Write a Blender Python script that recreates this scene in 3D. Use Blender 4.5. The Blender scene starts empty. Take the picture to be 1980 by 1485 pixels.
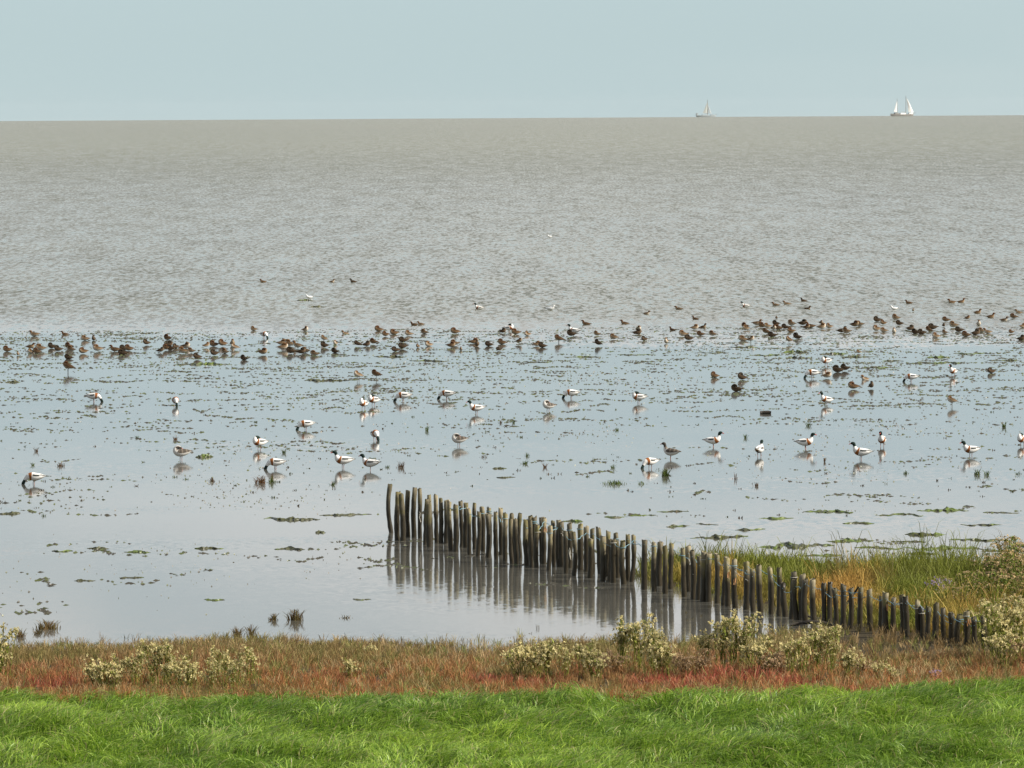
import bpy, math, random
import numpy as np
from mathutils import Vector, Matrix

random.seed(7)
RNG = np.random.default_rng(11)
SC = bpy.context.scene
COL = SC.collection

# ------------------------------------------------------------------ camera
CAM_H = 8.6            # eye height above the water, standing on the sea dike
FPX = 10000.0          # focal length in pixels of a 1980 px wide picture
W0, H0 = 1980.0, 1485.0
LEVEL_Y = 213.0        # picture row of the true horizontal
ROLL = math.radians(0.333)
PITCH = math.atan((H0 / 2 - LEVEL_Y) / FPX)
fwd = Vector((0, math.cos(PITCH), -math.sin(PITCH)))
up0 = Vector((0, math.sin(PITCH), math.cos(PITCH)))
rt0 = Vector((1, 0, 0))
RT = math.cos(ROLL) * rt0 - math.sin(ROLL) * up0
UP = math.sin(ROLL) * rt0 + math.cos(ROLL) * up0
cam_data = bpy.data.cameras.new('camera')
cam_data.sensor_width = 36.0
cam_data.lens = 36.0 * FPX / W0
cam_data.clip_start = 1.0
cam_data.clip_end = 60000.0
cam = bpy.data.objects.new('camera', cam_data)
COL.objects.link(cam)
m = Matrix((RT, UP, -fwd)).transposed().to_4x4()
m.translation = Vector((0, 0, CAM_H))
cam.matrix_world = m
SC.camera = cam


def at(px, py, z=0.0):
    """ground point (height z) seen at a picture position"""
    d = fwd * FPX + RT * (px - W0 / 2) - UP * (py - H0 / 2)
    t = (z - CAM_H) / d.z
    return Vector((d.x * t, d.y * t, z))


# ------------------------------------------------------------------ sky, sun, exposure
SUN_AZ = math.radians(100)     # clockwise from the viewing direction (+Y): from the right
SUN_EL = math.radians(36)
world = bpy.data.worlds.new('World')
SC.world = world
world.use_nodes = True
nt = world.node_tree
nt.nodes.clear()


class N:
    """tiny node-tree helper"""
    def __init__(self, tree):
        self.t = tree

    def new(self, kind, **kw):
        n = self.t.nodes.new(kind)
        for k, v in kw.items():
            setattr(n, k, v)
        return n

    def link(self, a, b):
        self.t.links.new(a, b)

    def val(self, sock, v):
        if hasattr(v, 'is_linked'):
            self.link(v, sock)
        else:
            sock.default_value = v

    def math(self, op, a, b=0.0, c=None, clamp=False):
        n = self.new('ShaderNodeMath', operation=op, use_clamp=clamp)
        self.val(n.inputs[0], a)
        self.val(n.inputs[1], b)
        if c is not None:
            self.val(n.inputs[2], c)
        return n.outputs[0]

    def smooth(self, x, a, b, lo=0.0, hi=1.0):
        n = self.new('ShaderNodeMapRange', interpolation_type='SMOOTHSTEP')
        self.val(n.inputs[0], x)
        n.inputs[1].default_value = a
        n.inputs[2].default_value = b
        n.inputs[3].default_value = lo
        n.inputs[4].default_value = hi
        return n.outputs[0]

    def mix(self, f, a, b):
        n = self.new('ShaderNodeMix', data_type='RGBA')
        self.val(n.inputs[0], f)
        self.val(n.inputs[6], a)
        self.val(n.inputs[7], b)
        return n.outputs[2]

    def noise(self, vec, scale, detail=4.0, rough=0.55, dim='3D'):
        n = self.new('ShaderNodeTexNoise', noise_dimensions=dim)
        self.link(vec, n.inputs['Vector'])
        n.inputs['Scale'].default_value = scale
        n.inputs['Detail'].default_value = detail
        n.inputs['Roughness'].default_value = rough
        return n

    def mapping(self, vec, scale=(1, 1, 1), loc=(0, 0, 0)):
        n = self.new('ShaderNodeMapping')
        self.link(vec, n.inputs[0])
        n.inputs['Scale'].default_value = scale
        n.inputs['Location'].default_value = loc
        return n.outputs[0]


w = N(nt)
sky = w.new('ShaderNodeTexSky', sky_type='NISHITA')
sky.sun_disc = False
sky.sun_elevation = SUN_EL
sky.sun_rotation = SUN_AZ
sky.air_density = 1.0
sky.dust_density = 1.6
sky.ozone_density = 1.0
gen = w.new('ShaderNodeTexCoord').outputs['Generated']
sep = w.new('ShaderNodeSeparateXYZ')
w.link(gen, sep.inputs[0])
elev = sep.outputs[2]
SKY_K = 0.06
CLX, CLY = 6.1, 7.5
skyc = w.new('ShaderNodeVectorMath', operation='SCALE')
w.link(sky.outputs[0], skyc.inputs[0])
skyc.inputs['Scale'].default_value = SKY_K
# moist sea air: a pale blue-grey veil near the horizon, thinning upwards
veil = w.smooth(elev, 0.0, 0.35, 0.95, 0.0)
veil_col = w.mix(w.smooth(elev, 0.012, 0.075), (0.366, 0.457, 0.472, 1), (0.412, 0.528, 0.585, 1))
base = w.mix(veil, skyc.outputs[0], veil_col)
# faint uneven haze in the veil
hz = w.noise(w.mapping(gen, (5.0, 5.0, 30.0), (1.7, 0.2, 0.9)), 1.0, 3.0, 0.5)
base = w.mix(w.smooth(hz.outputs['Fac'], 0.40, 0.70, 0.0, 0.22), base, (0.47, 0.52, 0.51, 1))
# broken cloud layer, seen in perspective; its nearest edge starts about four degrees up, as the calm water shows
zc_ = w.math('MAXIMUM', elev, 0.02)
cv = w.new('ShaderNodeCombineXYZ')
w.link(w.math('DIVIDE', sep.outputs[0], zc_), cv.inputs[0])
w.link(w.math('DIVIDE', sep.outputs[1], zc_), cv.inputs[1])
cl = w.noise(w.mapping(cv.outputs[0], (0.62, 0.50, 1.0), (CLX, CLY, 0.0)), 1.0, 5.0, 0.5)
cl_f = w.smooth(cl.outputs['Fac'], 0.41, 0.58)
cl_f = w.math('MULTIPLY', cl_f, w.smooth(elev, 0.066, 0.080))
cl_f = w.math('MULTIPLY', cl_f, w.smooth(elev, 0.12, 0.5, 0.9, 0.45))
skymix = w.mix(cl_f, base, (0.73, 0.715, 0.70, 1))
bg = w.new('ShaderNodeBackground')
w.link(skymix, bg.inputs[0])
bg.inputs[1].default_value = 1.0
wo = w.new('ShaderNodeOutputWorld')
w.link(bg.outputs[0], wo.inputs[0])

sun_data = bpy.data.lights.new('sun', 'SUN')
sun_data.energy = 5.0
sun_data.angle = math.radians(0.53)
sun_data.color = (1.0, 0.93, 0.82)
sun = bpy.data.objects.new('sun', sun_data)
COL.objects.link(sun)
sdir = Vector((math.sin(SUN_AZ) * math.cos(SUN_EL), math.cos(SUN_AZ) * math.cos(SUN_EL), math.sin(SUN_EL)))
sun.rotation_euler = sdir.to_track_quat('Z', 'Y').to_euler()
sun.location = (40, 0, 60)
vs = SC.view_settings
vs.view_transform = 'Standard'
vs.look = 'None'
vs.exposure = 0.5
vs.gamma = 1.0
vs.use_curve_mapping = False
SC.render.engine = 'CYCLES'
SC.cycles.max_bounces = 5
SC.cycles.diffuse_bounces = 2
SC.cycles.transparent_max_bounces = 6
SC.cycles.volume_bounces = 0
SC.cycles.use_denoising = True
SC.cycles.denoiser = 'OPENIMAGEDENOISE'
SC.cycles.denoising_prefilter = 'ACCURATE'
SC.cycles.caustics_reflective = False
SC.cycles.caustics_refractive = False
SC.cycles.sample_clamp_indirect = 4.0


# ------------------------------------------------------------------ object helpers
def tag(o, label=None, cat=None, group=None, kind=None):
    if label:
        o['label'] = label
    if cat:
        o['category'] = cat
    if group:
        o['group'] = group
    if kind:
        o['kind'] = kind
    return o


def link(name, mesh, parent=None):
    o = bpy.data.objects.new(name, mesh)
    COL.objects.link(o)
    if parent is not None:
        o.parent = parent
    return o


def empty(name, loc=(0, 0, 0), rz=0.0):
    o = bpy.data.objects.new(name, None)
    o.empty_display_size = 0.1
    COL.objects.link(o)
    o.location = loc
    o.rotation_euler = (0, 0, rz)
    return o


def np_mesh(name, V, F, mat=None, col=None, smooth=True):
    """V (n,3), F (m,k) with one k; col (n,3) becomes the colour attribute 'Col'"""
    V = np.asarray(V, dtype=np.float32)
    F = np.asarray(F, dtype=np.int32)
    me = bpy.data.meshes.new(name)
    me.vertices.add(len(V))
    me.vertices.foreach_set('co', V.ravel())
    k = F.shape[1]
    me.loops.add(F.size)
    me.loops.foreach_set('vertex_index', F.ravel())
    me.polygons.add(len(F))
    me.polygons.foreach_set('loop_start', np.arange(0, F.size, k, dtype=np.int32))
    me.polygons.foreach_set('use_smooth', np.full(len(F), smooth, dtype=bool))
    if col is not None:
        a = me.color_attributes.new('Col', 'FLOAT_COLOR', 'POINT')
        c = np.ones((len(V), 4), dtype=np.float32)
        c[:, :3] = col
        a.data.foreach_set('color', c.ravel())
    me.update(calc_edges=True)
    if mat:
        me.materials.append(mat)
    return me


def smooth_noise(seed, cells=64):
    """periodic smooth value noise, call f(x, y) with x, y in cells"""
    g = np.random.default_rng(seed).random((cells, cells))

    def f(x, y):
        x = np.asarray(x, float)
        y = np.asarray(y, float)
        xi = np.floor(x).astype(int)
        yi = np.floor(y).astype(int)
        fx = x - xi
        fy = y - yi
        fx = fx * fx * (3 - 2 * fx)
        fy = fy * fy * (3 - 2 * fy)
        a = g[xi % cells, yi % cells]
        b = g[(xi + 1) % cells, yi % cells]
        c = g[xi % cells, (yi + 1) % cells]
        d = g[(xi + 1) % cells, (yi + 1) % cells]
        return (a * (1 - fx) + b * fx) * (1 - fy) + (c * (1 - fx) + d * fx) * fy
    return f


NA, NB, NC, ND, NE = [smooth_noise(s) for s in (1, 2, 3, 4, 5)]


def fbm(f, x, y):
    return (f(x, y) + 0.5 * f(x * 2.1 + 7, y * 2.1 + 3) + 0.25 * f(x * 4.3 + 1, y * 4.3 + 9)) / 1.75


ORD = ('first second third fourth fifth sixth seventh eighth ninth tenth eleventh twelfth thirteenth fourteenth '
       'fifteenth sixteenth seventeenth eighteenth nineteenth twentieth twenty-first twenty-second twenty-third twenty-fourth twenty-fifth '
       'twenty-sixth twenty-seventh twenty-eighth twenty-ninth thirtieth').split()


# ------------------------------------------------------------------ materials
def mat_new(name):
    mt = bpy.data.materials.new(name)
    mt.use_nodes = True
    mt.node_tree.nodes.clear()
    return mt, N(mt.node_tree)


def finish(n, shader):
    o = n.new('ShaderNodeOutputMaterial')
    n.link(shader, o.inputs[0])


def plant_mat(name, transl=0.35, rough=0.5, spec=0.3, vary=0.25):
    mt, n = mat_new(name)
    a = n.new('ShaderNodeAttribute', attribute_name='Col')
    info = n.new('ShaderNodeObjectInfo')
    geo = n.new('ShaderNodeNewGeometry')
    nz = n.noise(geo.outputs['Position'], 9.0, 2.0)
    v = n.math('ADD', n.math('MULTIPLY', nz.outputs['Fac'], vary * 2), 1.0 - vary)
    v = n.math('MULTIPLY', v, n.math('ADD', n.math('MULTIPLY', info.outputs['Random'], 0.25), 0.87))
    c = n.new('ShaderNodeVectorMath', operation='SCALE')
    n.link(a.outputs['Color'], c.inputs[0])
    n.link(v, c.inputs['Scale'])
    p = n.new('ShaderNodeBsdfPrincipled')
    n.link(c.outputs[0], p.inputs['Base Color'])
    p.inputs['Roughness'].default_value = rough
    p.inputs['Specular IOR Level'].default_value = spec
    t = n.new('ShaderNodeBsdfTranslucent')
    n.link(c.outputs[0], t.inputs[0])
    mx = n.new('ShaderNodeMixShader')
    mx.inputs[0].default_value = transl
    n.link(p.outputs[0], mx.inputs[1])
    n.link(t.outputs[0], mx.inputs[2])
    finish(n, mx.outputs[0])
    return mt


def col_mat(name, rough=0.7, spec=0.3, vary=0.2, scale=40.0, sheen=0.0):
    mt, n = mat_new(name)
    a = n.new('ShaderNodeAttribute', attribute_name='Col')
    tc = n.new('ShaderNodeTexCoord')
    nz = n.noise(tc.outputs['Object'], scale, 3.0)
    info = n.new('ShaderNodeObjectInfo')
    v = n.math('ADD', n.math('MULTIPLY', nz.outputs['Fac'], vary * 2), 1.0 - vary)
    v = n.math('MULTIPLY', v, n.math('ADD', n.math('MULTIPLY', info.outputs['Random'], 0.2), 0.9))
    c = n.new('ShaderNodeVectorMath', operation='SCALE')
    n.link(a.outputs['Color'], c.inputs[0])
    n.link(v, c.inputs['Scale'])
    p = n.new('ShaderNodeBsdfPrincipled')
    n.link(c.outputs[0], p.inputs['Base Color'])
    p.inputs['Roughness'].default_value = rough
    p.inputs['Specular IOR Level'].default_value = spec
    finish(n, p.outputs[0])
    return mt


def flat_mat(name, c1, c2, rough=0.6, scale=8.0, spec=0.3):
    mt, n = mat_new(name)
    tc = n.new('ShaderNodeTexCoord')
    nz = n.noise(tc.outputs['Object'], scale, 4.0)
    c = n.mix(n.smooth(nz.outputs['Fac'], 0.35, 0.65), (*c1, 1), (*c2, 1))
    p = n.new('ShaderNodeBsdfPrincipled')
    n.link(c, p.inputs['Base Color'])
    p.inputs['Roughness'].default_value = rough
    p.inputs['Specular IOR Level'].default_value = spec
    finish(n, p.outputs[0])
    return mt


def water_material():
    mt, n = mat_new('tidal_water')
    pos = n.new('ShaderNodeNewGeometry').outputs['Position']
    sp = n.new('ShaderNodeSeparateXYZ')
    n.link(pos, sp.inputs[0])
    X, Y = sp.outputs[0], sp.outputs[1]
    # where wind ruffles the deeper water (a ragged line near 200 m out) and a few light cat's-paws on the flats
    edge = n.noise(n.mapping(pos, (0.02, 0.05, 1)), 1.0, 4.0, 0.6)
    yy = n.math('ADD', Y, n.math('MULTIPLY', n.math('SUBTRACT', edge.outputs['Fac'], 0.5), 34.0))
    yy = n.math('ADD', yy, n.math('MULTIPLY', X, 0.25))
    open_sea = n.smooth(yy, 184.0, 226.0)
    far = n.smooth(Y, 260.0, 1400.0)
    paw = n.noise(n.mapping(pos, (0.06, 0.16, 1), (4.3, 1.2, 0)), 1.0, 3.0, 0.5)
    paw_f = n.smooth(paw.outputs['Fac'], 0.50, 0.62)
    # slopes of the surface
    rip = n.noise(n.mapping(pos, (4.6, 0.75, 1.0)), 1.0, 3.0, 0.6)
    rip2 = n.noise(n.mapping(pos, (0.55, 0.06, 1.0)), 1.0, 6.0, 0.7)
    fine = n.noise(n.mapping(pos, (7.0, 4.0, 1.0)), 1.0, 2.0, 0.5)

    def slope(node, k):
        s = n.new('ShaderNodeVectorMath', operation='SUBTRACT')
        n.link(node.outputs['Color'], s.inputs[0])
        s.inputs[1].default_value = (0.5, 0.5, 0.5)
        q = n.new('ShaderNodeVectorMath', operation='SCALE')
        n.link(s.outputs[0], q.inputs[0])
        n.val(q.inputs['Scale'], k)
        return q.outputs[0]

    def vadd(a, b):
        s = n.new('ShaderNodeVectorMath', operation='ADD')
        n.val(s.inputs[0], a)
        n.val(s.inputs[1], b)
        return s.outputs[0]
    s1 = slope(rip, n.math('MULTIPLY', open_sea, 0.62))
    s2 = slope(rip2, n.math('MULTIPLY', open_sea, 0.22))
    calm = n.math('SUBTRACT', 1.0, open_sea)
    s3 = slope(fine, n.math('MULTIPLY', calm, n.math('ADD', n.math('MULTIPLY', paw_f, 0.032), 0.007)))
    s = vadd(vadd(s1, s2), s3)
    mz = n.new('ShaderNodeVectorMath', operation='MULTIPLY')
    n.link(s, mz.inputs[0])
    mz.inputs[1].default_value = (1, 1, 0)
    # wind waves show their near faces at this low angle: the slopes that meet the eye lean shorewards
    lean = n.new('ShaderNodeCombineXYZ')
    n.link(n.math('MULTIPLY', open_sea, n.smooth(Y, 200.0, 900.0, -0.085, -0.145)), lean.inputs[1])
    lean.inputs[2].default_value = 1.0
    nv = vadd(mz.outputs[0], lean.outputs[0])
    nn = n.new('ShaderNodeVectorMath', operation='NORMALIZE')
    n.link(nv, nn.inputs[0])
    mudn = n.noise(n.mapping(pos, (0.05, 0.03, 1)), 1.0, 5.0, 0.6)
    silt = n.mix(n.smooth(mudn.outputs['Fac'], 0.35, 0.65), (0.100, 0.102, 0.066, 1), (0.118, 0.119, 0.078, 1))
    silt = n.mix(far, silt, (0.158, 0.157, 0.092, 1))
    shallow = n.mix(n.smooth(mudn.outputs['Fac'], 0.35, 0.65), (0.075, 0.074, 0.062, 1), (0.110, 0.105, 0.088, 1))
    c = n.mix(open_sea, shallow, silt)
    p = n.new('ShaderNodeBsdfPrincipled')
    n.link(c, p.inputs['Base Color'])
    p.inputs['IOR'].default_value = 1.333
    n.link(n.math('ADD', n.math('MULTIPLY', open_sea, 0.05), 0.07), p.inputs['Roughness'])
    n.link(nn.outputs[0], p.inputs['Normal'])
    finish(n, p.outputs[0])
    return mt


def ground_material():
    mt, n = mat_new('marsh_soil')
    pos = n.new('ShaderNodeNewGeometry').outputs['Position']
    sp = n.new('ShaderNodeSeparateXYZ')
    n.link(pos, sp.inputs[0])
    a = n.noise(pos, 1.3, 6.0, 0.6)
    b = n.noise(pos, 14.0, 4.0, 0.6)
    mud = n.mix(a.outputs['Fac'], (0.034, 0.029, 0.018, 1), (0.085, 0.068, 0.042, 1))
    turf = n.mix(b.outputs['Fac'], (0.035, 0.070, 0.008, 1), (0.08, 0.14, 0.016, 1))
    yl = n.math('ADD', sp.outputs[1], n.math('MULTIPLY', a.outputs['Fac'], 1.0))
    c = n.mix(n.smooth(yl, 75.2, 76.0), turf, mud)
    p = n.new('ShaderNodeBsdfPrincipled')
    n.link(c, p.inputs['Base Color'])
    p.inputs['Roughness'].default_value = 0.95
    p.inputs['Specular IOR Level'].default_value = 0.08
    bm = n.new('ShaderNodeBump')
    bm.inputs['Strength'].default_value = 0.6
    bm.inputs['Distance'].default_value = 0.03
    n.link(b.outputs['Fac'], bm.inputs['Height'])
    n.link(bm.outputs[0], p.inputs['Normal'])
    finish(n, p.outputs[0])
    return mt


def post_material():
    mt, n = mat_new('weathered_stake_wood')
    tc = n.new('ShaderNodeTexCoord')
    info = n.new('ShaderNodeObjectInfo')
    ob = tc.outputs['Object']
    pos = n.new('ShaderNodeNewGeometry').outputs['Position']
    sp = n.new('ShaderNodeSeparateXYZ')
    n.link(pos, sp.inputs[0])
    grain = n.noise(n.mapping(pos, (45, 45, 4.0)), 1.0, 5.0, 0.65)
    blot = n.noise(pos, 5.0, 4.0, 0.6)
    dry = n.mix(grain.outputs['Fac'], (0.085, 0.072, 0.044, 1), (0.330, 0.285, 0.185, 1))
    moss = n.mix(grain.outputs['Fac'], (0.10, 0.090, 0.034, 1), (0.23, 0.20, 0.085, 1))
    dry = n.mix(n.smooth(blot.outputs['Fac'], 0.48, 0.62), dry, moss)
    wet = n.mix(grain.outputs['Fac'], (0.012, 0.010, 0.007, 1), (0.060, 0.049, 0.029, 1))
    h = n.math('ADD', sp.outputs[2], n.math('MULTIPLY', n.math('SUBTRACT', blot.outputs['Fac'], 0.5), 0.55))
    h = n.math('ADD', h, n.math('MULTIPLY', info.outputs['Random'], 0.25))
    wd = n.smooth(h, 0.62, 0.95)
    tone = n.math('ADD', n.math('MULTIPLY', n.math('FRACT', n.math('MULTIPLY', info.outputs['Random'], 7.31)), 0.9), 0.55)
    dt = n.new('ShaderNodeVectorMath', operation='SCALE')
    n.link(dry, dt.inputs[0])
    n.link(tone, dt.inputs['Scale'])
    dry = dt.outputs[0]
    c = n.mix(wd, wet, dry)
    p = n.new('ShaderNodeBsdfPrincipled')
    n.link(c, p.inputs['Base Color'])
    n.link(n.math('ADD', n.math('MULTIPLY', wd, 0.4), 0.4), p.inputs['Roughness'])
    p.inputs['Specular IOR Level'].default_value = 0.3
    bm = n.new('ShaderNodeBump')
    bm.inputs['Strength'].default_value = 0.7
    bm.inputs['Distance'].default_value = 0.012
    n.link(grain.outputs['Fac'], bm.inputs['Height'])
    n.link(bm.outputs[0], p.inputs['Normal'])
    finish(n, p.outputs[0])
    return mt


M_WATER = water_material()
M_GROUND = ground_material()
M_POST = post_material()
M_GRASS = plant_mat('grass_blades', 0.38, 0.42, 0.35, 0.22)
M_PLANT = plant_mat('marsh_plants', 0.30, 0.6, 0.2, 0.3)
M_SEED = plant_mat('seed_fluff', 0.35, 0.9, 0.05, 0.15)
M_WEED = col_mat('wet_seaweed', 0.45, 0.45, 0.35, 12.0)
M_PLUME = col_mat('plumage', 0.75, 0.15, 0.10, 60.0)
M_BROWN = col_mat('mottled_plumage', 0.8, 0.12, 0.40, 55.0)
M_BILL = flat_mat('red_bill', (0.45, 0.05, 0.03), (0.55, 0.08, 0.05), 0.4)
M_DBILL = flat_mat('dark_bill', (0.05, 0.04, 0.03), (0.09, 0.07, 0.05), 0.5)
M_LEG = flat_mat('pink_leg', (0.42, 0.22, 0.18), (0.30, 0.15, 0.12), 0.5)
M_DLEG = flat_mat('grey_leg', (0.10, 0.10, 0.09), (0.16, 0.15, 0.13), 0.5)
M_ROPE = flat_mat('blue_rope', (0.12, 0.26, 0.33), (0.28, 0.42, 0.46), 0.7)
M_CORD = flat_mat('pale_cord', (0.38, 0.37, 0.32), (0.50, 0.47, 0.40), 0.8)
M_RAG = flat_mat('orange_rag', (0.36, 0.17, 0.06), (0.45, 0.27, 0.14), 0.8)
M_DRIFT = flat_mat('dark_driftwood', (0.022, 0.018, 0.014), (0.06, 0.048, 0.036), 0.6)
M_SAIL = flat_mat('white_sailcloth', (0.78, 0.78, 0.76), (0.84, 0.84, 0.82), 0.8, 0.3)
M_HAZE_SAIL = flat_mat('haze_tinted_sailcloth', (0.40, 0.43, 0.41), (0.46, 0.48, 0.46), 0.8, 0.3)  # far boat's sail, greyed by sea haze painted into its colour
M_HULL = flat_mat('grey_hull', (0.20, 0.19, 0.18), (0.28, 0.27, 0.25), 0.5, 0.3)
M_HULLW = flat_mat('white_deckhouse', (0.72, 0.72, 0.70), (0.8, 0.8, 0.78), 0.5, 0.3)
M_HAZE_HULL = flat_mat('haze_tinted_hull', (0.30, 0.34, 0.36), (0.36, 0.40, 0.42), 0.5, 0.3)  # far boat's hull, deckhouses and jib: distance haze put into the colour
M_SPAR = flat_mat('spar_wood', (0.16, 0.14, 0.12), (0.22, 0.19, 0.16), 0.6, 0.5)

# ------------------------------------------------------------------ ground and sea
def P2(px, py):
    v = at(px, py)
    return (v.x, v.y)


shore_px = [(-60, 1258), (0, 1260), (130, 1256), (300, 1258), (430, 1252), (560, 1256), (700, 1254), (780, 1258), (850, 1272), (960, 1274),
            (1060, 1262), (1180, 1252), (1300, 1250), (1420, 1250), (1500, 1246), (1560, 1228), (1625, 1222), (1640, 1212),
            (1600, 1196), (1520, 1176), (1420, 1156), (1330, 1138), (1270, 1124), (1243, 1112), (1250, 1098), (1290, 1090),
            (1370, 1090), (1460, 1098), (1580, 1107), (1700, 1114), (1800, 1116), (1880, 1112), (1960, 1104), (2060, 1096)]
POLY = np.array([(-60.0, 83.0), (-30.0, 82.2), (-14.0, 82.4)] + [P2(*p) for p in shore_px] + [(16.0, 97.5), (30.0, 98.5), (60.0, 99.0), (60.0, 20.0), (-60.0, 20.0)])


def signed_dist(x, y):
    """positive inside the land"""
    x = np.asarray(x, float).ravel()
    y = np.asarray(y, float).ravel()
    best = np.full(x.shape, 1e9)
    inside = np.zeros(x.shape, bool)
    n = len(POLY)
    for i in range(n):
        ax, ay = POLY[i]
        bx, by = POLY[(i + 1) % n]
        dx, dy = bx - ax, by - ay
        t = np.clip(((x - ax) * dx + (y - ay) * dy) / (dx * dx + dy * dy), 0, 1)
        best = np.minimum(best, np.hypot(x - ax - t * dx, y - ay - t * dy))
        cross = (ay > y) != (by > y)
        with np.errstate(divide='ignore', invalid='ignore'):
            xi = ax + (y - ay) * dx / (dy if abs(dy) > 1e-9 else 1e-9)
        inside ^= cross & (x < xi)
    return np.where(inside, best, -best)


def grass_edge(x):
    """where the lush grass begins (distance from the dike), wavy"""
    return 73.5 + 2.0 * (NA(x * 0.35 + 9, x * 0 + 3.3) - 0.5) + 1.1 * (NB(x * 0.9, x * 0 + 1.1) - 0.5)


def height(x, y):
    sh = np.shape(x)
    x = np.asarray(x, float).ravel()
    y = np.asarray(y, float).ravel()
    sd = signed_dist(x, y) + 0.9 * (fbm(NB, x * 0.8, y * 0.5) - 0.5)
    z = np.clip(sd * 0.05, -0.45, 0.13)
    z = z + np.where(sd > 0, 0.05 * (fbm(NC, x * 1.5, y * 1.5) - 0.45), 0.0)
    # the grass bank: tussocky rise
    g = np.clip((grass_edge(x) + 0.5 - y) / 1.6, 0, 1)
    g = g * g * (3 - 2 * g)
    tus = fbm(ND, x * 0.55, y * 0.42)
    tus2 = NE(x * 1.25, y * 0.8)
    z = z + g * (0.10 + 0.30 * (tus - 0.4) + 0.22 * (tus2 - 0.4))
    # sea dike behind, on which the viewer stands
    dk = np.clip((58.0 - y) / 50.0, 0, 1)
    z = z + dk * 6.5
    back = np.clip((-4.0 - y) / 50.0, 0, 1)
    z = z - back * 6.5
    return z.reshape(sh)


xs = np.concatenate([np.linspace(-400, -60, 10), np.linspace(-50, -15, 20), np.linspace(-14, 15, 160), np.linspace(16, 50, 20), np.linspace(60, 400, 10)])
ys = np.concatenate([np.linspace(-80, 50, 30), np.linspace(53, 62, 12), np.linspace(63, 101, 190), np.linspace(103, 140, 12), np.array([170.0, 220, 300])])
GX, GY = np.meshgrid(xs, ys)
GZ = height(GX, GY)
V = np.stack([GX.ravel(), GY.ravel(), GZ.ravel()], 1)
nx, ny = len(xs), len(ys)
I = np.arange(nx * ny).reshape(ny, nx)
F = np.stack([I[:-1, :-1].ravel(), I[:-1, 1:].ravel(), I[1:, 1:].ravel(), I[1:, :-1].ravel()], 1)
ground = link('ground', np_mesh('ground', V, F, M_GROUND))
tag(ground, kind='structure')

R_EARTH = 7.4e6     # with refraction: the sea drops away and makes its own horizon
rad = np.concatenate([np.linspace(50, 300, 40), np.geomspace(310, 16000, 70)])
ang = np.radians(np.linspace(-100, 100, 161))
RA, AN = np.meshgrid(rad, ang)
V = np.stack([(RA * np.sin(AN)).ravel(), (RA * np.cos(AN)).ravel(), (-(RA ** 2) / (2 * R_EARTH)).ravel()], 1)
I = np.arange(RA.size).reshape(RA.shape)
F = np.stack([I[:-1, :-1].ravel(), I[:-1, 1:].ravel(), I[1:, 1:].ravel(), I[1:, :-1].ravel()], 1)
sea = link('sea', np_mesh('sea', V, F[:, ::-1], M_WATER))
tag(sea, kind='structure')

# ------------------------------------------------------------------ ribbons (blades, stems, leaves)
def ribbons(C, Wd, side):
    """C (N,K,3) centre lines, Wd (N,K) widths, side (N,3) -> V, F (quads)"""
    n_, k_, _ = C.shape
    off = side[:, None, :] * Wd[:, :, None] * 0.5
    V = np.concatenate([C - off, C + off], axis=2).reshape(n_ * k_ * 2, 3)
    b = (np.arange(n_) * k_ * 2)[:, None] + (np.arange(k_ - 1) * 2)[None, :]
    b = b.ravel()
    F = np.stack([b, b + 1, b + 3, b + 2], 1)
    return V, F


def unit(v):
    return v / np.maximum(np.linalg.norm(v, axis=-1, keepdims=True), 1e-9)


def blades(base, lean_ang, length, rise, width, K=5, droop=1.6, twist=None):
    """arching blades: base (N,3), lean direction angle, horizontal reach, rise"""
    n_ = len(base)
    s = np.linspace(0, 1, K)[None, :]
    d = np.stack([np.cos(lean_ang), np.sin(lean_ang)], 1)
    C = np.zeros((n_, K, 3))
    f = s ** droop
    gz = s * (1.75 - 0.95 * s)
    C[:, :, 0] = base[:, 0:1] + d[:, 0:1] * length[:, None] * f
    C[:, :, 1] = base[:, 1:2] + d[:, 1:2] * length[:, None] * f
    C[:, :, 2] = base[:, 2:3] + rise[:, None] * gz
    Wd = width[:, None] * np.clip(1.15 - s ** 2.2 * 1.1, 0.05, 1)
    ta = lean_ang + math.pi / 2 if twist is None else twist
    side = np.stack([np.cos(ta), np.sin(ta), np.zeros(n_)], 1)
    return C, Wd, side


def rep(col, K):
    return np.repeat(col, K * 2, axis=0)


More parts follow.
